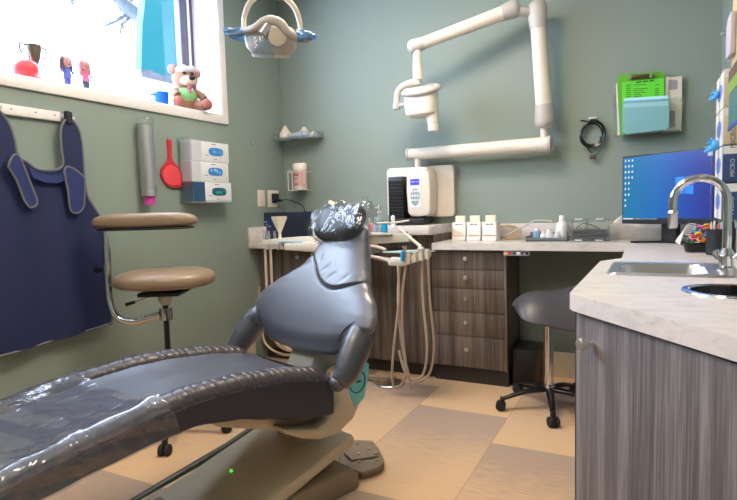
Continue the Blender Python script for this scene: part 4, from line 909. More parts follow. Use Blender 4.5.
def bx_(u, v):   # tube head body: rounded box narrowing to the lower right
    a = 2*PI*u; ca = math.copysign(abs(math.cos(a))**.55, math.cos(a)); sa = math.copysign(abs(math.sin(a))**.7, math.sin(a))
    z_ = .085-.175*v; k_ = 1-.10*max(0, v-.45)*2*(1 if ca < 0 else .3); e_ = 1 if v < .9 else 1-((v-.9)/.1)**2*.35
    return hc+Vector((.105*ca*k_*e_, .075*sa*e_*k_, z_))
hd = obj('tube_head', MB().grid(bx_, 44, 22, closeu=True, capv=True), m_xwhite, o, sharp=55)
obj('handle_ring', MB().tube([hc+Vector((.108*math.copysign(abs(math.cos(q*PI/20))**.75, math.cos(q*PI/20)), .08*math.sin(q*PI/20), .080+.034*math.sin(q*PI/20))) for q in range(40)], .021, 14, closed=True, flat=.8), m_xgrey, hd, sharp=80)
obj('window_pad', MB().grid(lambda u, v: hc+Vector((.08*v*math.cos(2*PI*u), .06*v*math.sin(2*PI*u), .088)), 32, 4, closeu=True), m_white, hd)
obj('collimator', MB().tube([hp(430, 100), hp(432, 116), hp(433, 124)], [.045, .037, .034], 28).cyl(hp(433, 123), hp(433.5, 131), .0345, .034, 28), m_xwhite, hd, sharp=50)
obj('collimator_ring', MB().cyl(hp(433, 122.4), hp(433, 123.3), .0352, .0352, 28), m_xgrey, hd)
# black louvred tower and flat black case below the control box
o = thing('louvred_unit', 'tall black louvred unit standing on the raised counter', 'tower unit', (-1.62, 3.5, .996))
u0, u1 = aty(388.5, 200, 3.45).x, aty(403.5, 200, 3.45).x
obj('body', MB().span((u0, 3.45, .996), (u1, 3.58, 1.325), .004), m_black, o)
lv_ = MB()
for q in range(11): lv_.box(((u0+u1)/2, 3.447, 1.07+q*.022), (u1-u0-.012, .012, .008), Matrix.Rotation(.5, 3, 'X'))
obj('louvres', lv_, P('louvre_black', (34, 34, 38), .35), o)
tag(obj('black_case', MB().span((-1.545, 3.40, .996), (-1.32, 3.56, 1.04), .008), P('case_black', (20, 22, 30), .5)), 'flat black case lying under the x-ray control box', 'case')
# ------------------------------------------------------------------ black box, funnel, bottles on left worktop
o = thing('countertop_unit', 'dark navy box-shaped unit on the corner worktop', 'appliance', (-2.33, 3.42, .891))
s0_ = aty(261, 230, 3.36).x; s1_ = aty(304, 230, 3.36).x
obj('body', MB().span((s0_, 3.36, .892), (s1_, 3.60, 1.105), .005), P('navy_case', (30, 38, 58), .35), o)
obj('panel', MB().span((s0_+.012, 3.357, .93), (s0_+.12, 3.361, 1.06), .001), P('navy_panel', (34, 52, 86), .3), o)
for dx_, dz_, w__ in ((.05, 1.035, .03), (.03, .99, .02), (.085, 1.0, .03)): obj('button', MB().box((s0_+dx_, 3.356, dz_), (w__, .003, .012), None, .001), P('navy_light', (110, 140, 180), .3), o)
strokes('printed_line', 1, .013, (s0_+.06, 3.3565, 1.015), X, Z, P('pale_blue_ink', (140, 170, 205), .4), o)
def lath(nm, lab, cat, x_, y_, z_, prof, m, **k): return tag(obj(nm, MB().lathe(prof, (x_, y_, z_)), m), lab, cat, **k)
tq = atz(283, 240, .985)
tray_o = tag(obj('blue_mat', MB().span((-2.05, 2.78, .921), (-1.88, 2.90, .925), .001), P('sky_mat', (90, 170, 215), .6)), 'light blue mat lying on the assistant instrument holder', 'mat')
pf = aty(280, 238, 2.85); 
lath('funnel', 'off-white funnel-shaped cup standing on the blue mat', 'funnel', pf.x, 2.85, .926, [(0, 0), (.024, 0), (.016, .012), (.010, .02), (.009, .05), (.048, .14), (.049, .155), (.044, .155), (.008, .065), (0, .065)], P('funnel_cream', (214, 208, 186), .5))
for px_, lab in ((264.5, 'small clear glass tumbler leftmost on the assistant holder'), (269, 'small clear glass tumbler second from left on the assistant holder'), (275, 'small steel-topped vial beside the funnel')):
    q_ = aty(px_, 240, 2.86); lath('vial', lab, 'vial', q_.x, 2.86, aty(px_, 240, 2.8).z, [(0, 0), (.010, 0), (.011, .03), (.008, .042), (.008, .055), (0, .055)], clear('vial_glass', (215, 220, 225), .1, 1.5, body=.35), group='vials on the assistant holder')
# assistant instrument holder (white cantilevered bar)
def vpz(x, y): return aty(x, y, 2.82)
o = thing('assistant_holder', 'cream cantilevered instrument holder left of the dental chair backrest', 'instrument holder', (-2.0, 2.85, .8))
hb = [(262, 240.5), (272, 239), (290, 237.5), (322, 236.5), (330, 238), (331, 250), (320, 253), (286, 250), (286, 246.5), (282, 243.5), (281, 245.5), (270, 246), (262, 246.5)]
pw = [(aty(a, b_, 2.80).x, aty(a, b_, 2.80).z) for a, b_ in hb]
obj('body', MB().prism(pw, lambda u, v, w: Vector((u, 2.80+w, v)), 0, .12, bev=.006), m_beige, o)
pw2 = [(aty(a, b_, 2.78).x, aty(a, b_, 2.78).z) for a, b_ in ((285, 243), (318, 242), (322, 239), (333, 241), (333, 250), (310, 251.5), (285, 250))]
obj('front_shell', MB().prism(pw2, lambda u, v, w: Vector((u, 2.77+w, v)), 0, .03, bev=.006), m_xwhite, o)
for a in (266, 271, 277, 281): 
    q_ = aty(a, 247, 2.79); obj('nozzle_socket', MB().cyl((q_.x, 2.80, q_.z-.015), (q_.x, 2.80, q_.z+.02), .012, .014, 14), m_xgrey, o)
obj('support_arm', MB().span((-1.76, 2.86, .82), (-1.70, 3.30, .85), .005), m_xwhite, o)
for i, (a, dz) in enumerate(((265, 0), (270.5, 0))):
    s = aty(a, 249, 2.80); tag(obj('suction_hose', MB().tube([s, s+Vector((0, .0, -.2)), s+Vector((.01, -.01, -.42)), s+Vector((.06, 0, -.6)), s+Vector((.15, .08, -.66)), s+Vector((.22, .22, -.55)), s+Vector((.24, .36, -.45))], .009, 10, smooth=6), m_hose), ('beige suction hose hanging leftmost below the assistant holder', 'beige suction hose hanging second from left below the assistant holder')[i], 'hose', 'suction hoses')
# coiled hoses seen between seat and backrest
for i, (xs, lab) in enumerate((([(262, 330), (266, 344), (276, 352), (288, 355), (298, 352), (304, 346)], 'outer beige hose loop hanging behind the chair seat'), ([(277, 332), (281, 342), (290, 350), (300, 350), (308, 342)], 'inner beige hose loop hanging behind the chair seat'))):
    pts = [aty(a, b_, 2.95-.03*i) for a, b_ in xs]; pts = [pts[0]+Z*.3+X*-.01]+pts+[pts[-1]+Vector((.05, .05, .12))]
    tag(obj('looped_hose', MB().tube(pts, .008, 10, smooth=6), P('cream_hose', (200, 184, 150), .5)), lab, 'hose')
# ------------------------------------------------------------------ delivery unit
o = thing('delivery_unit', 'cream dental delivery unit with tray and instrument rack behind the chair', 'dental delivery unit', (-1.4, 3.0, .8))
DY = 2.92
pw = [(aty(a, b_, DY).x, aty(a, b_, DY).z) for a, b_ in ((318, 236), (358, 232), (409, 234), (409, 242), (358, 245), (322, 247))]
obj('front_shell', MB().prism(pw, lambda u, v, w: Vector((u, DY+w, v)), 0, .05, bev=.006), P('beige_shell', (190, 180, 160), .45), o)
obj('tray_top', MB().span((-1.86, 2.90, .955), (-1.33, 3.15, .967), .004), P('tray_grey', (170, 170, 166), .35), o)
obj('lower_shelf', MB().span((-1.80, 2.86, .842), (-1.48, 3.16, .856), .003), m_xgrey, o)
obj('pole', MB().cyl((-1.78, 3.1, .0), (-1.78, 3.1, .96), .03, seg=20), m_xwhite, o)
obj('pole_joint', MB().lathe([(0, 0), (.03, 0), (.035, .03), (.03, .1), (0, .11)], aty(363, 246, DY-.03)), m_xwhite, o)
obj('tray_pad', MB().prism([(aty(a, 0, 2.85).x, b_) for a, b_ in ((380, 0), (402, 0), (426, 0.12), (400, .14))], lambda u, v, w: Vector((u, 2.80+v, .862+w)), 0, .008), P('mint_pad', (176, 200, 196), .5), o)
HY2 = 2.80
hpz = lambda a, b_, y_=HY2: aty(a, b_, y_)
hld = [(387.5, 262), (391, 257), (400, 258), (413, 255), (428, 251.5), (429, 257), (416, 262), (403, 266.5), (388, 265.5)]
pw = [(hpz(a, b_).x, hpz(a, b_).z) for a, b_ in hld]
rk = obj('instrument_rack', MB().prism(pw, lambda u, v, w: Vector((u, HY2+w, v)), 0, .05, bev=.006), m_beige, o)
for i, (a, b_) in enumerate(((409, 257), (415.5, 255.5), (422, 254), (428, 252.5))):
    q_ = hpz(a, b_); obj('rack_clip', MB().cyl((q_.x, HY2-.008, q_.z-.035), (q_.x, HY2-.008, q_.z+.02), .012, .0135, 14), m_beige, rk)
obj('rack_support', MB().bar(hpz(395, 261, 2.83), hpz(368, 256, 3.0), .03, .02, .004), m_xgrey, o)
obj('wire_bundle', MB().tube([hpz(350, 252, 2.9), hpz(365, 255, 2.88), hpz(380, 258, 2.86), hpz(390, 262, 2.85)], .008, 8, smooth=4).tube([hpz(352, 248, 2.95), hpz(372, 246, 2.9), hpz(386, 250, 2.88)], .01, 8, smooth=4), m_hose, o)
def inst(lab, pts, rs, m, tipm=None, cat='dental instrument'):
    o_ = tag(obj('dental_instrument', MB().tube(pts, rs, 12, smooth=3), m), lab, cat, 'instruments in the rack'); return o_
a_, b__ = hpz(404.5, 246, 2.775), hpz(404, 262, 2.775)
inst('steel handpiece standing in the instrument rack', [a_+Z*.0, a_-Z*.02, b__], [.014, .010, .008], m_steel)
a_, b__ = hpz(402.5, 251, 2.765), hpz(402, 261, 2.765); inst('bright blue instrument sleeve in the rack', [a_, b__], [.010, .009], P('bright_blue_sleeve', (30, 150, 215), .4))
a_, b__ = hpz(399, 228, 2.85), hpz(421, 247, 2.80); inst('long cream instrument arm slanting down to the rack', [a_, a_.lerp(b__, .5), b__], [.005, .008, .010], m_beige)
obj2 = hpz(421, 249, 2.79); tag(obj('instrument_tip', MB().ell(obj2, (.02, .015, .014)), m_xgrey), 'grey swivel joint above the instrument rack', 'joint')
# hoses from the rack to the floor
hs = [('leftmost beige hose hanging from the instrument rack', [(398, 266), (399, 300), (394, 345), (392, 375), (394, 388)], 2.80), ('second beige hose from left below the instrument rack', [(400, 266), (398, 300), (402, 345), (410, 380), (412, 388)], 2.84),
      ('third beige hose from left, crossing towards the foot control', [(406, 266), (402, 300), (403, 340), (406, 370), (401, 385), (396, 388)], 2.82), ('beige hose looping low from the right of the rack', [(422, 260), (423, 300), (427, 345), (424, 372), (415, 380), (405, 372), (399, 350)], 2.86), ('outermost right beige hose looping from the rack', [(428, 258), (430, 300), (434, 345), (430, 372), (418, 382), (408, 376), (404, 360)], 2.9)]
for lab, pp, yy in hs:
    pts = []
    for k_, (a, b_) in enumerate(pp):
        q_ = aty(a, b_, yy+.12*k_/len(pp)); q_.z = max(q_.z, .012); pts.append(q_)
    tag(obj('instrument_hose', MB().tube(pts, .0075, 10, smooth=8), m_hose), lab, 'hose', 'hoses below the instrument rack')
# foot control on the floor
fc = atz(390, 384, 0)
o = thing('foot_control', 'round dark foot control disc on the floor under the hoses', 'foot control', (fc.x, fc.y, 0))
obj('disc', MB().lathe([(0, 0), (.085, 0), (.09, .006), (.08, .016), (.03, .024), (0, .025)], (fc.x, fc.y, 0), seg=40), P('dark_taupe', (78, 68, 60), .4), o)
obj('ring', MB().lathe([(.086, .002), (.092, .006), (.088, .012), (.082, .014)], (fc.x, fc.y, 0), seg=40), m_steel, o)
obj('housing', MB().lathe([(0, .02), (.04, .02), (.036, .045), (0, .05)], (fc.x-.02, fc.y-.05, 0), seg=20), P('taupe_housing', (120, 104, 90), .4), o)
tag(obj('floor_cable', MB().tube([(fc.x-.08, fc.y-.02, .02), (fc.x-.22, fc.y+.0, .008), (fc.x-.4, fc.y-.08, .008), (fc.x-.6, fc.y-.12, .008)], .008, 8, smooth=6), P('grey_cable', (120, 108, 98), .5)), 'lower grey cable running along the floor to the foot control', 'cable')
tag(obj('floor_cable', MB().tube([(fc.x+.0, fc.y+.10, .02), (fc.x-.1, fc.y+.08, .01), (fc.x-.3, fc.y+.06, .009), (fc.x-.6, fc.y-.02, .009)], .011, 8, smooth=6), P('light_cable', (160, 142, 122), .5)), 'upper beige cable running along the floor behind the foot control', 'cable')
# things on the delivery tray / raised counter
q_ = aty(384, 216, 3.3)
def bottle(nm, lab, px, pyb, Yd, z, prof, m, cap=None, capm=None, cat='bottle'):
    q_ = aty(px, pyb, Yd); o_ = thing(nm, lab, cat, (q_.x, Yd, z)); obj('body', MB().lathe(prof, (q_.x, Yd, z)), m, o_)
    if cap: obj('cap', MB().lathe(cap, (q_.x, Yd, z)), capm, o_)
    return o_, q_.x
TR = .968
oo, xx = bottle('pump_bottle', 'clear pump bottle behind the headrest', 379.5, 220, 3.08, TR, [(0, 0), (.026, 0), (.027, .07), (.02, .09), (.011, .1), (.011, .115), (0, .115)], clear('pump_clear', (205, 220, 224), .1, 1.4, body=.25), [(0, .115), (.014, .115), (.014, .128), (.005, .132), (.005, .152), (0, .152)], m_xwhite)
obj('pump_spout', MB().tube([(xx+.005, 3.08, TR+.15), (xx-.03, 3.08, TR+.152)], .005, 8), m_xwhite, oo)
bottle('blue_bottle', 'short turquoise bottle beside the pump bottle', 384.5, 222, 3.02, TR, [(0, 0), (.018, 0), (.019, .05), (.017, .062), (0, .062)], P('turquoise', (20, 150, 185), .35))
bottle('white_nozzle_bottle', 'small white nozzle bottle in front of the black tower', 393, 222, 3.25, .996, [(0, 0), (.016, 0), (.017, .02), (.010, .03), (.014, .045), (.014, .06), (.006, .07), (0, .072)], P('nozzle_white', (222, 228, 232), .35))
bottle('pink_bottle', 'small pink-labelled bottle half hidden by the headrest bag', 370.5, 224, 3.04, TR, [(0, 0), (.017, 0), (.018, .045), (.01, .055), (0, .056)], P('pink_label', (206, 130, 140), .45), [(0, .055), (.011, .055), (.011, .09), (0, .09)], m_xwhite)
bottle('clear_jar', 'clear jar between the pink and turquoise bottles', 375.5, 223, 3.0, TR, [(0, 0), (.015, 0), (.016, .04), (0, .042)], clear('jar_clear', (200, 208, 226), .1, 1.4, body=.4))
bottle('white_bottle', 'slim white bottle left of the headrest', 316, 240, 3.3, .891, [(0, 0), (.022, 0), (.022, .12), (.014, .13), (0, .13)], m_card, [(0, .13), (.014, .13), (.014, .165), (0, .165)], m_xwhite)
tag(obj('tray_lid', MB().tube([aty(377, 223, 2.93), aty(395, 222.5, 2.93), aty(409, 220.5, 2.93)], [.007, .010, .009], 12, smooth=3, flat=.6), m_beige), 'cream flat handle lying at the front of the delivery tray', 'handle')
random.seed(4)
for i in range(4):
    z_ = .892+i*.0105; tag(obj('paper_stack', MB().box((-2.0+.01*random.uniform(-1, 1), 3.45, z_+.005), (.2, .16, .009), random.uniform(-.1, .1), .001), [m_paper, P('manila', (196, 180, 152), .7), P('dark_folder', (80, 70, 64), .7), m_card][i]), ('white papers lowest in the pile beside the navy unit', 'manila folder in the pile beside the navy unit', 'dark folder in the pile beside the navy unit', 'white card topmost in the pile beside the navy unit')[i], 'papers', 'pile beside the navy unit')
# ------------------------------------------------------------------ desk counter
# three white dispenser boxes
for i, (x0p, x1p, lab) in enumerate(((452.5, 465.5, 'white pouch dispenser box, leftmost of three on the desk counter'), (467, 480.5, 'white pouch dispenser box, middle one of three on the desk counter'), (482.5, 496.5, 'white pouch dispenser box, rightmost of three, nearest the coiled tubing'))):
    Yd = 3.44; x0, x1 = aty(x0p, 238, Yd).x, aty(x1p, 238, Yd).x; xm = (x0+x1)/2
    o = thing('dispenser_box', lab, 'dispenser box', (xm, Yd, TZ), 0, 'white dispenser boxes')
    obj('carton', MB().span((x0, Yd, TZ+.001), (x1, Yd+.11, TZ+.12), .002), m_card, o)
    obj('tray_lip', MB().prism([(Yd-.012, TZ+.001), (Yd-.001, TZ+.001), (Yd-.001, TZ+.028), (Yd-.016, TZ+.028)], lambda u, v, w: Vector((w, u, v)), x0, x1, bev=.0015), m_card, o)
    obj('contents', MB().span((x0+.012, Yd+.03, TZ+.12), (x1-.012, Yd+.06, TZ+.162), .002), P('cream_pouch', (226, 220, 200), .5), o)
    obj('slot', MB().span((x0+.006, Yd-.0006, TZ+.03), (x1-.006, Yd, TZ+.036)), P('slot_brown', (176, 140, 110), .6), o)
    obj('print_band', MB().prism([(x0+.001, TZ+.04), (x1-.001, TZ+.04), (x0+.001, TZ+.085)] if i == 0 else [(x0+.004, TZ+.037), (x1-.004, TZ+.037), (x1-.004, TZ+.041), (x0+.004, TZ+.041)], fxz(Yd), -.001, .0), P('print_sand', (220, 196, 168), .6), o)
    strokes('printed_line', 2, .012, (xm, Yd-.001, TZ+.106), X, Z, P('grey_ink', (110, 108, 112), .6), o)
tb = MB()
for k_ in range(4):
    cx_ = -.86+.02*k_; tb.tube([(cx_+.085*math.cos(q*PI/10), 3.6-.02*k_, TZ+.05+.045*math.sin(q*PI/10)) for q in range(20)], .004, 8, closed=True)
tag(obj('coiled_tubing', tb, P('tan_tubing', (206, 176, 140), .5)), 'tan coiled tubing leaning against the backsplash right of the white boxes', 'tubing')
tag(obj('plastic_tube', MB().tube([aty(505, 236, 3.5), aty(528, 224, 3.53), aty(536, 220.5, 3.55), aty(552, 221, 3.56)], .005, 8, smooth=5), P('tube_grey', (196, 190, 176), .5)), 'pale tube arching from the counter over the bottle tray', 'tubing')
# tray with bottles
xa, xb = aty(526, 238, 3.42).x, aty(568, 238, 3.42).x
o = thing('bottle_tray', 'grey metal tray holding small bottles on the desk counter', 'tray', ((xa+xb)/2, 3.47, TZ))
tm_ = MB().span((xa, 3.41, TZ+.001), (xb, 3.56, TZ+.006)).span((xa, 3.41, TZ), (xb, 3.414, TZ+.022)).span((xa, 3.556, TZ), (xb, 3.56, TZ+.05)).span((xa, 3.41, TZ), (xa+.004, 3.56, TZ+.03)).span((xb-.004, 3.41, TZ), (xb, 3.56, TZ+.03))
obj('body', tm_, P('tray_metal', (130, 134, 140), .35, .5), o)
smb = [(537, 'frosted blue bottle in the metal tray', (120, 160, 184), .055), (543.5, 'white capped jar in the middle of the metal tray', (224, 224, 222), .035), (549.5, 'clear white tub with cap in the metal tray', (216, 220, 222), .05), (557, 'frosted low tub at the right of the metal tray', (206, 208, 210), .035)]
for px_, lab, col, h in smb:
    x_ = aty(px_, 236, 3.46).x; o_ = thing('small_bottle', lab, 'bottle', (x_, 3.46, TZ+.007), 0, 'bottles in the metal tray')
    obj('body', MB().lathe([(0, .007), (.021, .007), (.022, h*.8+.007), (.018, h+.007), (0, h+.007)], (x_, 3.46, TZ)), P('bottle_%d' % px_, col, .3), o_)
    obj('cap', MB().cyl((x_, 3.46, TZ+h+.007), (x_, 3.46, TZ+h+.022), .013, seg=18), m_white, o_)
bottle('white_squeeze_bottle', 'white bottle with narrow cap standing tallest behind the metal tray', 562, 238, 3.58, TZ, [(0, 0), (.036, 0), (.038, .005), (.038, .085), (.03, .105), (.016, .115), (0, .115)], P('bottle_white', (228, 226, 222), .35), [(0, .112), (.018, .115), (.017, .145), (.014, .15), (0, .15)], m_white)
# acrylic organiser
xa, xb = aty(569.5, 238, 3.40).x, aty(608, 238, 3.40).x
o = thing('acrylic_organizer', 'clear acrylic organizer with black trays inside on the desk counter', 'organizer', ((xa+xb)/2, 3.5, TZ))
ac = MB(); h_ = .125
ac.span((xa, 3.40, TZ+.001), (xb, 3.403, TZ+h_)).span((xa, 3.40, TZ+.001), (xa+.003, 3.58, TZ+h_)).span((xb-.003, 3.40, TZ+.001), (xb, 3.58, TZ+h_)).span((xa, 3.40, TZ+h_), (xb, 3.58, TZ+h_+.003)).span((xa+.085, 3.402, TZ), (xa+.088, 3.58, TZ+h_)).span((xa, 3.577, TZ), (xb, 3.58, TZ+h_))
obj('case', ac, m_clear, o)
for xx in (xa+.05, xb-.045):
    for zz in (TZ+.008, TZ+h_+.006): obj('clip', MB().box((xx, 3.395, zz), (.04, .008, .007), None, .001), m_white, o)
for k_ in range(3):
    tag(obj('black_tray', MB().span((xa+.012, 3.41, TZ+.006+k_*.022), (xb-.012, 3.56, TZ+.022+k_*.022), .004), P('tray_black', (34, 36, 40), .4)), ('black tray lowest inside the acrylic organizer', 'black tray in the middle of the acrylic organizer', 'black tray topmost inside the acrylic organizer')[k_], 'tray', 'black trays in the organizer')
tag(obj('cable_loop', MB().tube([aty(576, 228, 3.5), aty(583, 223.5, 3.5), aty(592, 225, 3.5), aty(600, 229, 3.5)], .003, 6, smooth=5), m_blackg), 'thin black cable lying on the trays in the organizer', 'cable')
# shade tabs strip under the worktop
o = thing('colour_strip', 'small strip of coloured tabs stuck under the desk worktop edge', 'colour strip', (-.68, 3.245, .83))
xa, xb = aty(503.5, 251, 3.243).x, aty(529, 251, 3.243).x; zt_ = .8435
obj('card', MB().span((xa, 3.243, zt_-.028), (xb, 3.247, zt_)), P('strip_grey', (170, 164, 160), .5), o)
for i, c_ in enumerate(((220, 170, 90), (190, 40, 50), (40, 90, 80), (236, 236, 236), (40, 60, 130), (24, 24, 28))):
    w_ = (xb-xa)/6; obj('tab', MB().box((xa+w_*(i+.5), 3.242, zt_-.014), (w_*.7, .003, .017), None, .001), P('tab_%d' % i, c_, .4), o)
# monitor
ML, MR = Vector((-.145, 3.405, 0)), Vector((.285, 3.085, 0))
mz0, mz1 = 1.0, 1.36
tl_ = atv(622.5, 157, (ML.x, ML.y)); ML = Vector((tl_.x, tl_.y, 0)); mz1 = tl_.z
q_ = atv(619.8, 223.5, (ML.x, ML.y)); mz0 = q_.z
best = None
for k_ in range(200):
    D_ = 2.3+k_*.005; a_ = atd(715.5, 146.5, D_)
    e_ = abs(a_.z-mz1)
    if best is None or e_ < best[0]: best = (e_, a_)
MR = Vector((best[1].x, best[1].y, 0))
mxd = (MR-ML).normalized(); mnd = Vector((mxd.y, -mxd.x, 0)); MWd = (MR-ML).length
def mp_(u, v, w): return ML+mxd*u+Z*v+mnd*w
o = thing('monitor', 'black desktop monitor showing a blue desktop screen', 'monitor', mp_(MWd/2, TZ, -.06))
obj('casing', MB().prism([(0, mz0), (MWd, mz0), (MWd, mz1), (0, mz1)], mp_, -.035, 0, bev=.003), m_black, o)
ms = P('screen', (20, 90, 170), .25); nt, b = nodes(ms)
tc = nt.nodes.new('ShaderNodeTexCoord'); sx_ = nt.nodes.new('ShaderNodeSeparateXYZ'); nt.links.new(tc.outputs['Generated'], sx_.inputs[0])
rp = ramp(nt, [(0, (6, 128, 178)), (.45, (16, 110, 196)), (.75, (28, 74, 180)), (1, (36, 48, 150))]); nt.links.new(sx_.outputs[0], rp.inputs[0])
nt.links.new(rp.outputs[0], b.inputs['Emission Color']); b.inputs['Emission Strength'].default_value = .8; b.inputs['Base Color'].default_value = (.01, .01, .012, 1)
for l_ in list(b.inputs['Base Color'].links): nt.links.remove(l_)
scr = obj('screen', MB().prism([(.008, mz0+.022), (MWd-.008, mz0+.022), (MWd-.008, mz1-.008), (.008, mz1-.008)], mp_, .0005, .0015), ms, o)
sh_ = mz1-mz0
ic = P('icon_pale', (170, 190, 200), .4); icb = ic.node_tree.nodes['Principled BSDF']; icb.inputs['Emission Color'].default_value = lin((150, 180, 200)); icb.inputs['Emission Strength'].default_value = .35
icm = MB(); random.seed(9)
for r_ in range(9):
    for c_ in range(3 if r_ < 4 else (2 if r_ < 7 else 1)):
        u0 = .018+.022*c_; v0 = mz1-.03-r_*.031; icm.prism([(u0, v0), (u0+.009, v0), (u0+.009, v0+.011), (u0, v0+.011)], mp_, .0017, .0022)
obj('icons', icm, ic, scr)
obj('taskbar', MB().prism([(.008, mz0+.022), (MWd-.008, mz0+.022), (MWd-.008, mz0+.032), (.008, mz0+.032)], mp_, .0017, .002), emit('taskbar', (16, 30, 56), .3), scr)
tbk = MB()
for k_ in range(8): u0 = .09+k_*.017; tbk.prism([(u0, mz0+.0245), (u0+.007, mz0+.0245), (u0+.007, mz0+.0295), (u0, mz0+.0295)], mp_, .0021, .0025)
tbk.prism([(.01, mz0+.0235), (.075, mz0+.0235), (.075, mz0+.0305), (.01, mz0+.0305)], mp_, .0021, .0025)
obj('taskbar_icons', tbk, ic, scr)
wl = MB(); wx0 = MWd*.615; wz0 = mz0+sh_*.42
for (a, c_) in ((0, 0), (1, 0), (0, 1), (1, 1)):
    u0 = wx0+a*.05; v0 = wz0+c_*.043; k1 = .004 if a == 0 else .009
    wl.prism([(u0, v0-(0 if c_ else 0)), (u0+.046, v0-(.0 if c_ else k1*.6)), (u0+.046, v0+.04+(k1*.6 if c_ else 0)), (u0, v0+.04)], mp_, .0017, .002)
obj('window_emblem', wl, emit('emblem_blue', (30, 112, 206), .42), scr)
obj('power_label', MB().prism([(MWd-.035, mz1-.04), (MWd-.012, mz1-.04), (MWd-.012, mz1-.015), (MWd-.035, mz1-.015)], mp_, .0017, .002), emit('icon_grey', (150, 158, 176), .4), scr)
obj('chin', MB().prism([(0.002, mz0-.001), (MWd-.002, mz0-.001), (MWd-.002, mz0+.02), (.002, mz0+.02)], mp_, .0, .002), P('chin_black', (30, 32, 36), .35), o)
mcx = MWd*.46
obj('stand', MB().prism([(mcx-.025, TZ+.008), (mcx+.06, TZ+.008), (mcx+.06, mz0+.12), (mcx-.025, mz0+.12)], mp_, -.075, -.037, bev=.003), m_black, o)
obj('foot', MB().prism([(mcx-.14, .055), (mcx-.02, -.10), (mcx+.06, -.10), (mcx+.19, .055), (mcx+.17, .06), (mcx+.05, -.06), (mcx-.01, -.06), (mcx-.115, .06)], lambda u, v, w: mp_(u, TZ+w, v), .001, .012, bev=.002), m_black, o)
# white cables behind
wc = MB()
for k_ in range(5):
    y_ = 3.50+.018*k_; wc.tube([(-.22, y_, TZ+.11-.01*k_), (-.12, y_+.01, TZ+.10+.012*k_), (-.02, y_, TZ+.07), (.08, y_, TZ+.03+.012*k_), (.16, y_-.04, TZ+.01)], .003, 6, smooth=5)
tag(obj('white_cables', wc, m_white), 'tangled white cables behind the monitor', 'cables')
# right end of the desk: white cable bunch, bead toy, black tray, pen cup
p_ = atz(704, 252, TZ)
o = thing('desk_tray', 'small black desk tray with rounded corners next to the mesh pen cup', 'tray', p_)
bt = ringloft([(rr(p_.x-.07, p_.x+.06, p_.y-.04, p_.y+.07, .02), TZ+.002), (rr(p_.x-.078, p_.x+.066, p_.y-.045, p_.y+.078, .02), TZ+.035), (rr(p_.x-.072, p_.x+.06, p_.y-.04, p_.y+.072, .02), TZ+.035), (rr(p_.x-.066, p_.x+.055, p_.y-.034, p_.y+.066, .02), TZ+.008)])
obj('body', bt, m_black, o)
random.seed(21)
cols = [('bead_yellow', (230, 190, 40)), ('bead_pink', (214, 90, 140)), ('bead_green', (90, 170, 90)), ('bead_blue', (70, 120, 200)), ('bead_orange', (226, 130, 50)), ('bead_purple', (140, 100, 180))]
for i in range(26):
    nm, c_ = cols[i % 6]; tag(obj('toy_ring', MB().tube([Vector((p_.x+.01+random.uniform(-.04, .03)+.0*q, p_.y+.01+random.uniform(-.0, .0), 0))*0+Vector((p_.x-.005+.045*math.sin(i*2.4)*(1-i/40), p_.y+.015+.03*math.cos(i*2.4)*(1-i/40), TZ+.045+.0026*i))+Vector((.013*math.cos(q*PI/6), .013*math.sin(q*PI/6)*math.cos(i), .013*math.sin(q*PI/6)*math.sin(i))) for q in range(12)], .005, 8, closed=True), P(nm, c_, .35)), 'small %s ring in the heap in the black desk tray' % nm.split('_')[1], 'toy ring', 'coloured rings in the desk tray')
cb_ = MB()
for k_ in range(6):
    a_ = atz(687+k_, 244+k_*.6, TZ+.01); cb_.tube([a_+Vector((-.05, .0, .01)), a_+Vector((-.02, 0, .05+.01*k_)), a_+Vector((.03, .01, .03+.012*k_)), a_+Vector((.03, .02, .01))], .0028, 6, smooth=6)
tag(obj('white_cord_bundle', cb_, m_white), 'bundle of white cords beside the heap of coloured rings', 'cords')
p_ = atz(716, 255, TZ)
o = thing('pen_cup', 'black mesh pen cup behind the faucet', 'pen cup', p_)
obj('cup', MB().lathe([(0, .002), (.036, .002), (.037, .105), (.034, .105), (.033, .006), (0, .006)], (p_.x, p_.y, TZ), seg=24), P('mesh_black', (28, 28, 32), .5, bump=1, bscale=160), o)
obj('rim', MB().tube([(p_.x+.036*math.cos(q*PI/12), p_.y+.036*math.sin(q*PI/12), TZ+.105) for q in range(24)], .0025, 6, closed=True), m_black, o)
for i, (dx_, dy_, c_, nm, h) in enumerate(((-.018, 0, (236, 190, 200), 'pink', .135), (-.006, .012, (240, 240, 240), 'white', .145), (.008, -.008, (220, 120, 110), 'coral', .13), (.02, .006, (180, 210, 230), 'pale blue', .14))):
    tag(obj('pen', MB().tube([(p_.x+dx_*.6, p_.y+dy_*.6, TZ+.01), (p_.x+dx_, p_.y+dy_, TZ+h-.01), (p_.x+dx_*1.02, p_.y+dy_, TZ+h)], [.0045, .0045, .002], 10), P('pen_'+nm.replace(' ', '_'), c_, .35)), '%s pen in the black mesh cup' % nm, 'pen', 'pens in the mesh cup')
p_ = atz(733, 252, TZ)
tag(obj('black_bin', MB().span((p_.x-.035, p_.y-.05, TZ+.001), (min(.32, p_.x+.05), p_.y+.06, TZ+.14), .004), m_black), 'black holder right of the pen cup at the picture edge', 'holder')
for i, (dx_, c_, nm) in enumerate(((-.012, (90, 180, 110), 'green'), (.006, (236, 226, 190), 'cream'))):
    tag(obj('marker', MB().cyl((p_.x+dx_, p_.y+.0, TZ+.1405), (p_.x+dx_, p_.y+.0, TZ+.20), .007, .006, 12), P('marker_'+nm, c_, .4)), nm+' marker standing in the black holder at the picture edge', 'marker')
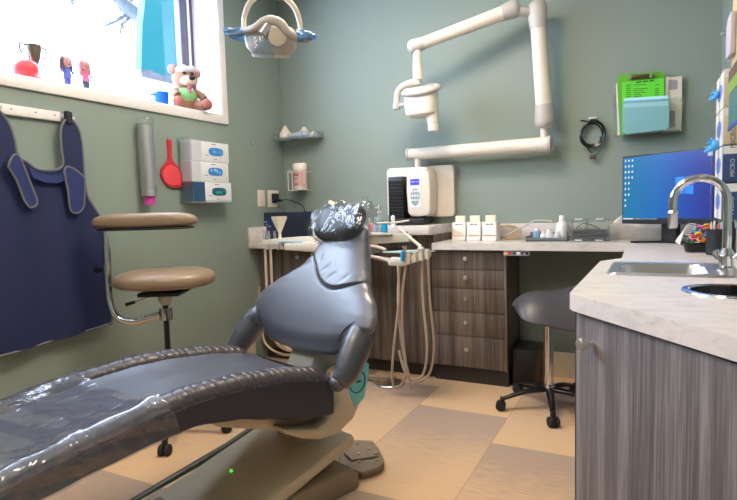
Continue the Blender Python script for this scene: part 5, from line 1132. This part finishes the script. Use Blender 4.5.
# ------------------------------------------------------------------ cable coil and file holder on back wall
o = thing('cable_coil', 'black coiled sensor cable hanging from a small hook on the back wall', 'cable', (-.31, YB, 1.36))
cc = aty(592, 134, 3.61); cm_ = MB()
for k_ in range(5):
    rr_ = .062+.005*math.sin(k_*2.1); cm_.tube([(cc.x+.006*math.sin(k_*1.7)+rr_*math.cos(q*PI/14), 3.622-.006*k_, cc.z+.008*math.cos(k_)+rr_*1.15*math.sin(q*PI/14)) for q in range(28)], .0042, 8, closed=True)
cm_.tube([(cc.x+.045, 3.60, cc.z-.02), (cc.x+.055, 3.60, cc.z-.07), (cc.x+.02, 3.60, cc.z-.115), (cc.x+.01, 3.6, cc.z-.12)], .0035, 8, smooth=5).tube([(cc.x-.04, 3.60, cc.z-.04), (cc.x-.02, 3.60, cc.z-.09), (cc.x+.0, 3.60, cc.z-.115)], .0035, 8, smooth=5).tube([(cc.x, 3.60, cc.z+.068), (cc.x-.05, 3.595, cc.z+.082), (cc.x-.062, 3.595, cc.z+.08)], .005, 8, smooth=4)
obj('coil', cm_, m_blackg, o); obj('sensor', MB().box((cc.x+.005, 3.605, cc.z-.135), (.036, .014, .03), None, .003), P('sensor_brown', (84, 66, 60), .35), o)
tag(obj('wall_hook', MB().span((cc.x-.02, 3.618, cc.z+.092), (cc.x+.025, YB, cc.z+.102), .002), m_white), 'small white adhesive hook above the black cable coil', 'hook')
o = thing('file_holder', 'clear acrylic file holder mounted on the back wall', 'file holder', (0, YB, 1.49))
fy = 3.57
def fq(a, b_, y_=fy): q_ = aty(a, b_, y_); return (q_.x, q_.z)
ho = [fq(613, 105), fq(614.5, 137), fq(680, 131), fq(684.5, 97)]
obj('front', MB().prism(ho, fxz(fy-.03), 0, .003).prism([fq(613, 95, 3.63), fq(614.5, 137, 3.63), fq(681, 131, 3.63), fq(684.5, 90, 3.63)], fxz(3.632), 0, .003), m_clear, o)
b0_, b1_ = ho[1], ho[2]; obj('bottom', MB().bar((b0_[0], fy, b0_[1]+.002), (b1_[0], fy, b1_[1]+.002), .1, .003), m_clear, o)
obj('stud', MB().cyl((fq(680, 101)[0], fy-.034, fq(680, 101)[1]), (fq(680, 101)[0], fy-.026, fq(680, 101)[1]), .006), m_clear, o)
def card(nm, lab, cat, pts, y_, m, th=.003): return tag(obj(nm, MB().prism([fq(a, b_, y_) for a, b_ in pts], fxz(y_), 0, th), m), lab, cat)
bk1 = thing('booklet', 'beige booklet standing behind the green clipboard in the wall file holder', 'booklet', (.12, 3.61, 1.5))
obj('cover', MB().prism([fq(*q, 3.61) for q in ((667, 77.5), (682, 76), (681.5, 131), (662, 133))], fxz(3.61), 0, .008), P('booklet_cream', (214, 206, 192), .6), bk1)
obj('picture', MB().prism([fq(*q, 3.607) for q in ((668, 80), (677.5, 80), (677.5, 89), (668, 90))], fxz(3.607), 0, .002), P('booklet_grey', (150, 150, 152), .6), bk1)
obj('picture', MB().prism([fq(*q, 3.607) for q in ((670, 111), (675, 110.5), (675, 127), (670, 128))], fxz(3.607), 0, .002), P('booklet_brown', (120, 100, 96), .6), bk1)
card('paper_sheet', 'white ring-bound sheets peeking out behind the green clipboard', 'paper', ((616, 83.5), (668.5, 76.5), (668, 131), (617.5, 136)), 3.602, m_paper)
cbd = thing('clipboard', 'translucent green clipboard with a metal clip and printed form', 'clipboard', (-.03, 3.59, 1.5))
obj('board', MB().prism([fq(*q, 3.592) for q in ((617, 82), (617.5, 77), (620, 74.5), (662, 71), (664.5, 74), (664.5, 131), (620, 136))], fxz(3.592), 0, .004), P('green_board', (96, 170, 44), .3), cbd)
fo = obj('form', MB().prism([fq(*q, 3.588) for q in ((622, 82), (664, 78), (664, 130), (622, 134))], fxz(3.588), 0, .002), P('green_form', (96, 214, 50), .4), cbd)
ln = MB(); random.seed(5)
for k_ in range(9):
    y_ = 85+k_*1.9
    for (a_, b_) in ((626, 631), (633+random.uniform(-.5, 1), 640+random.uniform(0, 8)), (655, 659)):
        if k_ == 1 and a_ > 630: continue
        s_, t_ = aty(a_, y_, 3.587), aty(b_, y_-.3, 3.587); ln.bar(s_, t_, .001, .0035)
obj('printed_lines', ln, P('form_ink', (40, 96, 40), .6), fo)
strokes('printed_line', 3, .014, aty(645, 81.5, 3.5865), X, Z, P('form_ink', (40, 96, 40), .6), cbd)
ca_, cb2 = aty(629, 77.5, 3.578), aty(652, 75.5, 3.578)
obj('clip', MB().bar(ca_, cb2, .012, .022, .004), P('clip_bronze', (110, 84, 70), .25, .8), cbd)
obj('clip_end', MB().cyl(ca_, ca_+(cb2-ca_).normalized()*.012, .014), m_chrome, cbd); obj('clip_end', MB().cyl(cb2, cb2-(cb2-ca_).normalized()*.012, .014), m_chrome, cbd)
for i in range(4):
    m_ = P('aqua_pouch', (128, 196, 208), .5); yv = 3.552+.006*i; t_ = 5.5*(1-i/3) if i else 10
    cols_ = [(140, 200, 208), (176, 224, 232), (110, 176, 194), (182, 230, 238)]
    top_ = [(-1, 109, 106), (0, 105, 101.5), (0, 102, 99), (0, 99.5, 96)][i]
    pts = [(623+.3*i, top_[1]), (624, top_[1]-1.2), (668, top_[2]-.5), (669-.3*i, top_[2]), (669, 126), (666, 129.5), (626, 134), (622.5, 131)]
    card('aqua_folder', ('light aqua folder nearest the front of the wall file holder', 'second aqua folder from the front in the wall holder', 'third aqua folder from the front in the wall holder', 'aqua folder at the back against the green clipboard')[i], 'folder', pts, yv, P('aqua_%d' % i, cols_[i], .45), .004)['group'] = 'aqua folders in the wall holder'
# ------------------------------------------------------------------ right wall
RX0 = .229; RY = 2.29
o = thing('glove_box_rack', 'clear rack on the right wall holding four upright glove boxes', 'rack', (.3, 2.45, 1.05))
obj('frame', MB().span((RX0-.012, RY-.006, 1.035), (XR-.001, RY+.25, 1.039)).span((RX0-.014, RY-.006, 1.035), (RX0-.011, RY+.006, 1.57)).span((RX0-.014, RY+.24, 1.035), (RX0-.011, RY+.25, 1.57)), m_clear, o)
bx = [('dark blue glove box at the bottom of the right rack', (52, 70, 112), 'MICRO', (200, 210, 226)), ('dark blue glove box second from the bottom in the right rack', (52, 70, 112), 'MICRO', (200, 210, 226)), ('cream glove box third from the bottom in the right rack', (208, 194, 160), 'MICROFLEX', (110, 90, 80)), ('cream glove box topmost in the right rack', (208, 194, 160), 'MICROFLEX', (110, 90, 80))]
for i, (lab, c_, s_, tc_) in enumerate(bx):
    z0 = 1.042+i*.131
    o = thing('glove_box', lab, 'glove box', (.28, 2.41, z0), 0, 'glove boxes in the right wall rack')
    obj('carton', MB().span((RX0, RY, z0), (.342, RY+.235, z0+.128), .002), P('box_%d' % (i//2), c_, .5), o)
    obj('corner_mark', MB().span((RX0+.001, RY-.0008, z0+.098), (RX0+.045, RY, z0+.126)), m_card, o)
    text('lettering', s_, .024 if i > 1 else .02, (RX0+.03, RY-.001, z0+.05), Z, -X, P('box_ink_%d' % (i//2), tc_, .6), o)
    obj('front_panel', MB().span((RX0-.0008, RY+.004, z0+.002), (RX0, RY+.231, z0+.126)), P('box_front', (216, 214, 210), .5), o)
    if i in (1, 2, 3) or i == 0:
        obj('opening', MB().grid(lambda u, v: Vector((RX0-.0015, RY+.118+.075*v*math.cos(2*PI*u), z0+.064+.03*v*math.sin(2*PI*u))), 24, 3, closeu=True), P('open_blue', (90, 120, 190), .5), o)
def glove(zc_, sc, lab):
    random.seed(int(zc_*100)); m_ = MB(); c_ = Vector((RX0-.004, RY+.12, zc_))
    m_.ell(c_+Vector((-.012, 0, 0))*sc, (.02*sc, .03*sc, .026*sc), seg=14)
    for k_, (dx_, dz_) in enumerate(((-.055, -.03), (-.05, -.012), (-.045, .012), (-.03, .03))): m_.tube([c_+Vector((-.01, 0, 0))*sc, c_+Vector((dx_*.55, .01*math.sin(k_*2), dz_*.7))*sc, c_+Vector((dx_, .014*math.sin(k_*2), dz_))*sc], [.012*sc, .010*sc, .006*sc], 10, smooth=4)
    return tag(obj('nitrile_glove', m_, m_glove, sharp=80), lab, 'glove')
glove(1.042+.131*2+.01, .78, 'light blue glove pulled out of the box beside the monitor')
glove(1.042+.131*3+.06, .55, 'light blue glove tip showing in the upper cream box')
# wall cabinet with poster at the frame edge
o = thing('wall_cabinet', 'pale wood wall cabinet at the right edge of the picture', 'cabinet', (.27, 1.4, 1.36))
obj('body', MB().span((.228, 1.0, 1.34), (XR-.001, 1.955, 2.1), .003), P('pale_wood', (216, 190, 150), .5), o)
obj('door', MB().span((.212, 1.005, 1.345), (.227, 1.95, 2.095), .002), P('pale_wood_door', (210, 186, 148), .5), o)
o = thing('poster', 'colourful notice sheet in a sleeve on the cabinet door at the right edge', 'poster', (.195, 1.8, 1.32))
px = lambda u, v, w: Vector((.2095-w, u, v))
obj('sheet', MB().prism([(1.5, 1.315), (1.952, 1.315), (1.952, 1.485), (1.5, 1.485)], px, 0, .002), P('poster_teal', (70, 110, 110), .4), o)
obj('green_field', MB().prism([(1.5, 1.42), (1.95, 1.42), (1.95, 1.47), (1.5, 1.485)], px, .002, .003), P('poster_green', (130, 160, 70), .5), o)
obj('photo_field', MB().prism([(1.5, 1.455), (1.95, 1.455), (1.95, 1.485), (1.5, 1.485)], px, .003, .004), P('poster_brown', (96, 70, 60), .5), o)
obj('blue_border', MB().prism([(1.5, 1.315), (1.952, 1.315), (1.952, 1.325), (1.5, 1.325)], px, .002, .004), P('poster_blue', (40, 80, 160), .5), o)
o = thing('towel_dispenser', 'pale lilac rounded dispenser with blue edge above the poster', 'dispenser', (.2, 1.9, 1.6))
obj('shell', MB().prism([(1.90, 1.520), (1.955, 1.525), (1.962, 1.565), (1.957, 1.620), (1.93, 1.635), (1.86, 1.635), (1.86, 1.520)], px, -.002, .012, bev=.004), P('lilac', (196, 186, 196), .4), o)
obj('blue_edge', MB().prism([(1.955, 1.525), (1.968, 1.535), (1.968, 1.605), (1.957, 1.615)], px, 0, .010), P('edge_blue', (110, 160, 210), .4), o)
tag(obj('wall_pin', MB().cyl((XR, 3.30, 1.93), (XR-.03, 3.30, 1.93), .005).ell((XR-.03, 3.30, 1.93), .008, seg=10), m_nickel), 'small metal pin on the right wall near the corner', 'pin')
# ------------------------------------------------------------------ world and lights
w = bpy.data.worlds.new('world'); bpy.context.scene.world = w; w.use_nodes = True; nt = w.node_tree
bg = nt.nodes['Background']
tc = nt.nodes.new('ShaderNodeTexCoord'); nz = nt.nodes.new('ShaderNodeTexNoise'); nz.inputs['Scale'].default_value = 1.5; nt.links.new(tc.outputs['Generated'], nz.inputs[0])
rp = ramp(nt, [(.3, (204, 222, 255)), (.7, (222, 234, 255))]); nt.links.new(nz.outputs[0], rp.inputs[0]); nt.links.new(rp.outputs[0], bg.inputs[0])
# sky strength set higher on the window side, lowered opposite so the facade doesn't clip
sx_ = nt.nodes.new('ShaderNodeSeparateXYZ'); nt.links.new(tc.outputs['Generated'], sx_.inputs[0])
mr = nt.nodes.new('ShaderNodeMapRange'); nt.links.new(sx_.outputs[0], mr.inputs[0]); mr.inputs[1].default_value = -.25; mr.inputs[2].default_value = .35; mr.inputs[3].default_value = 20; mr.inputs[4].default_value = 1.6
nt.links.new(mr.outputs[0], bg.inputs[1])
pd = bpy.data.lights.new('window_portal', 'AREA'); pd.shape = 'RECTANGLE'; pd.size = WY1-WY0; pd.size_y = WZ1-WZ0; pd.cycles.is_portal = True
po = bpy.data.objects.new('window_portal', pd); C.objects.link(po); po.location = (XL-WD-.06, (WY0+WY1)/2, (WZ0+WZ1)/2); po.rotation_euler = (0, math.radians(-90), 0); pd.size, pd.size_y = WZ1-WZ0, WY1-WY0
vs_ = bpy.context.scene.view_settings; vs_.view_transform = 'Standard'; vs_.look = 'None'; vs_.exposure = 0.2; vs_.gamma = 1; vs_.use_curve_mapping = False
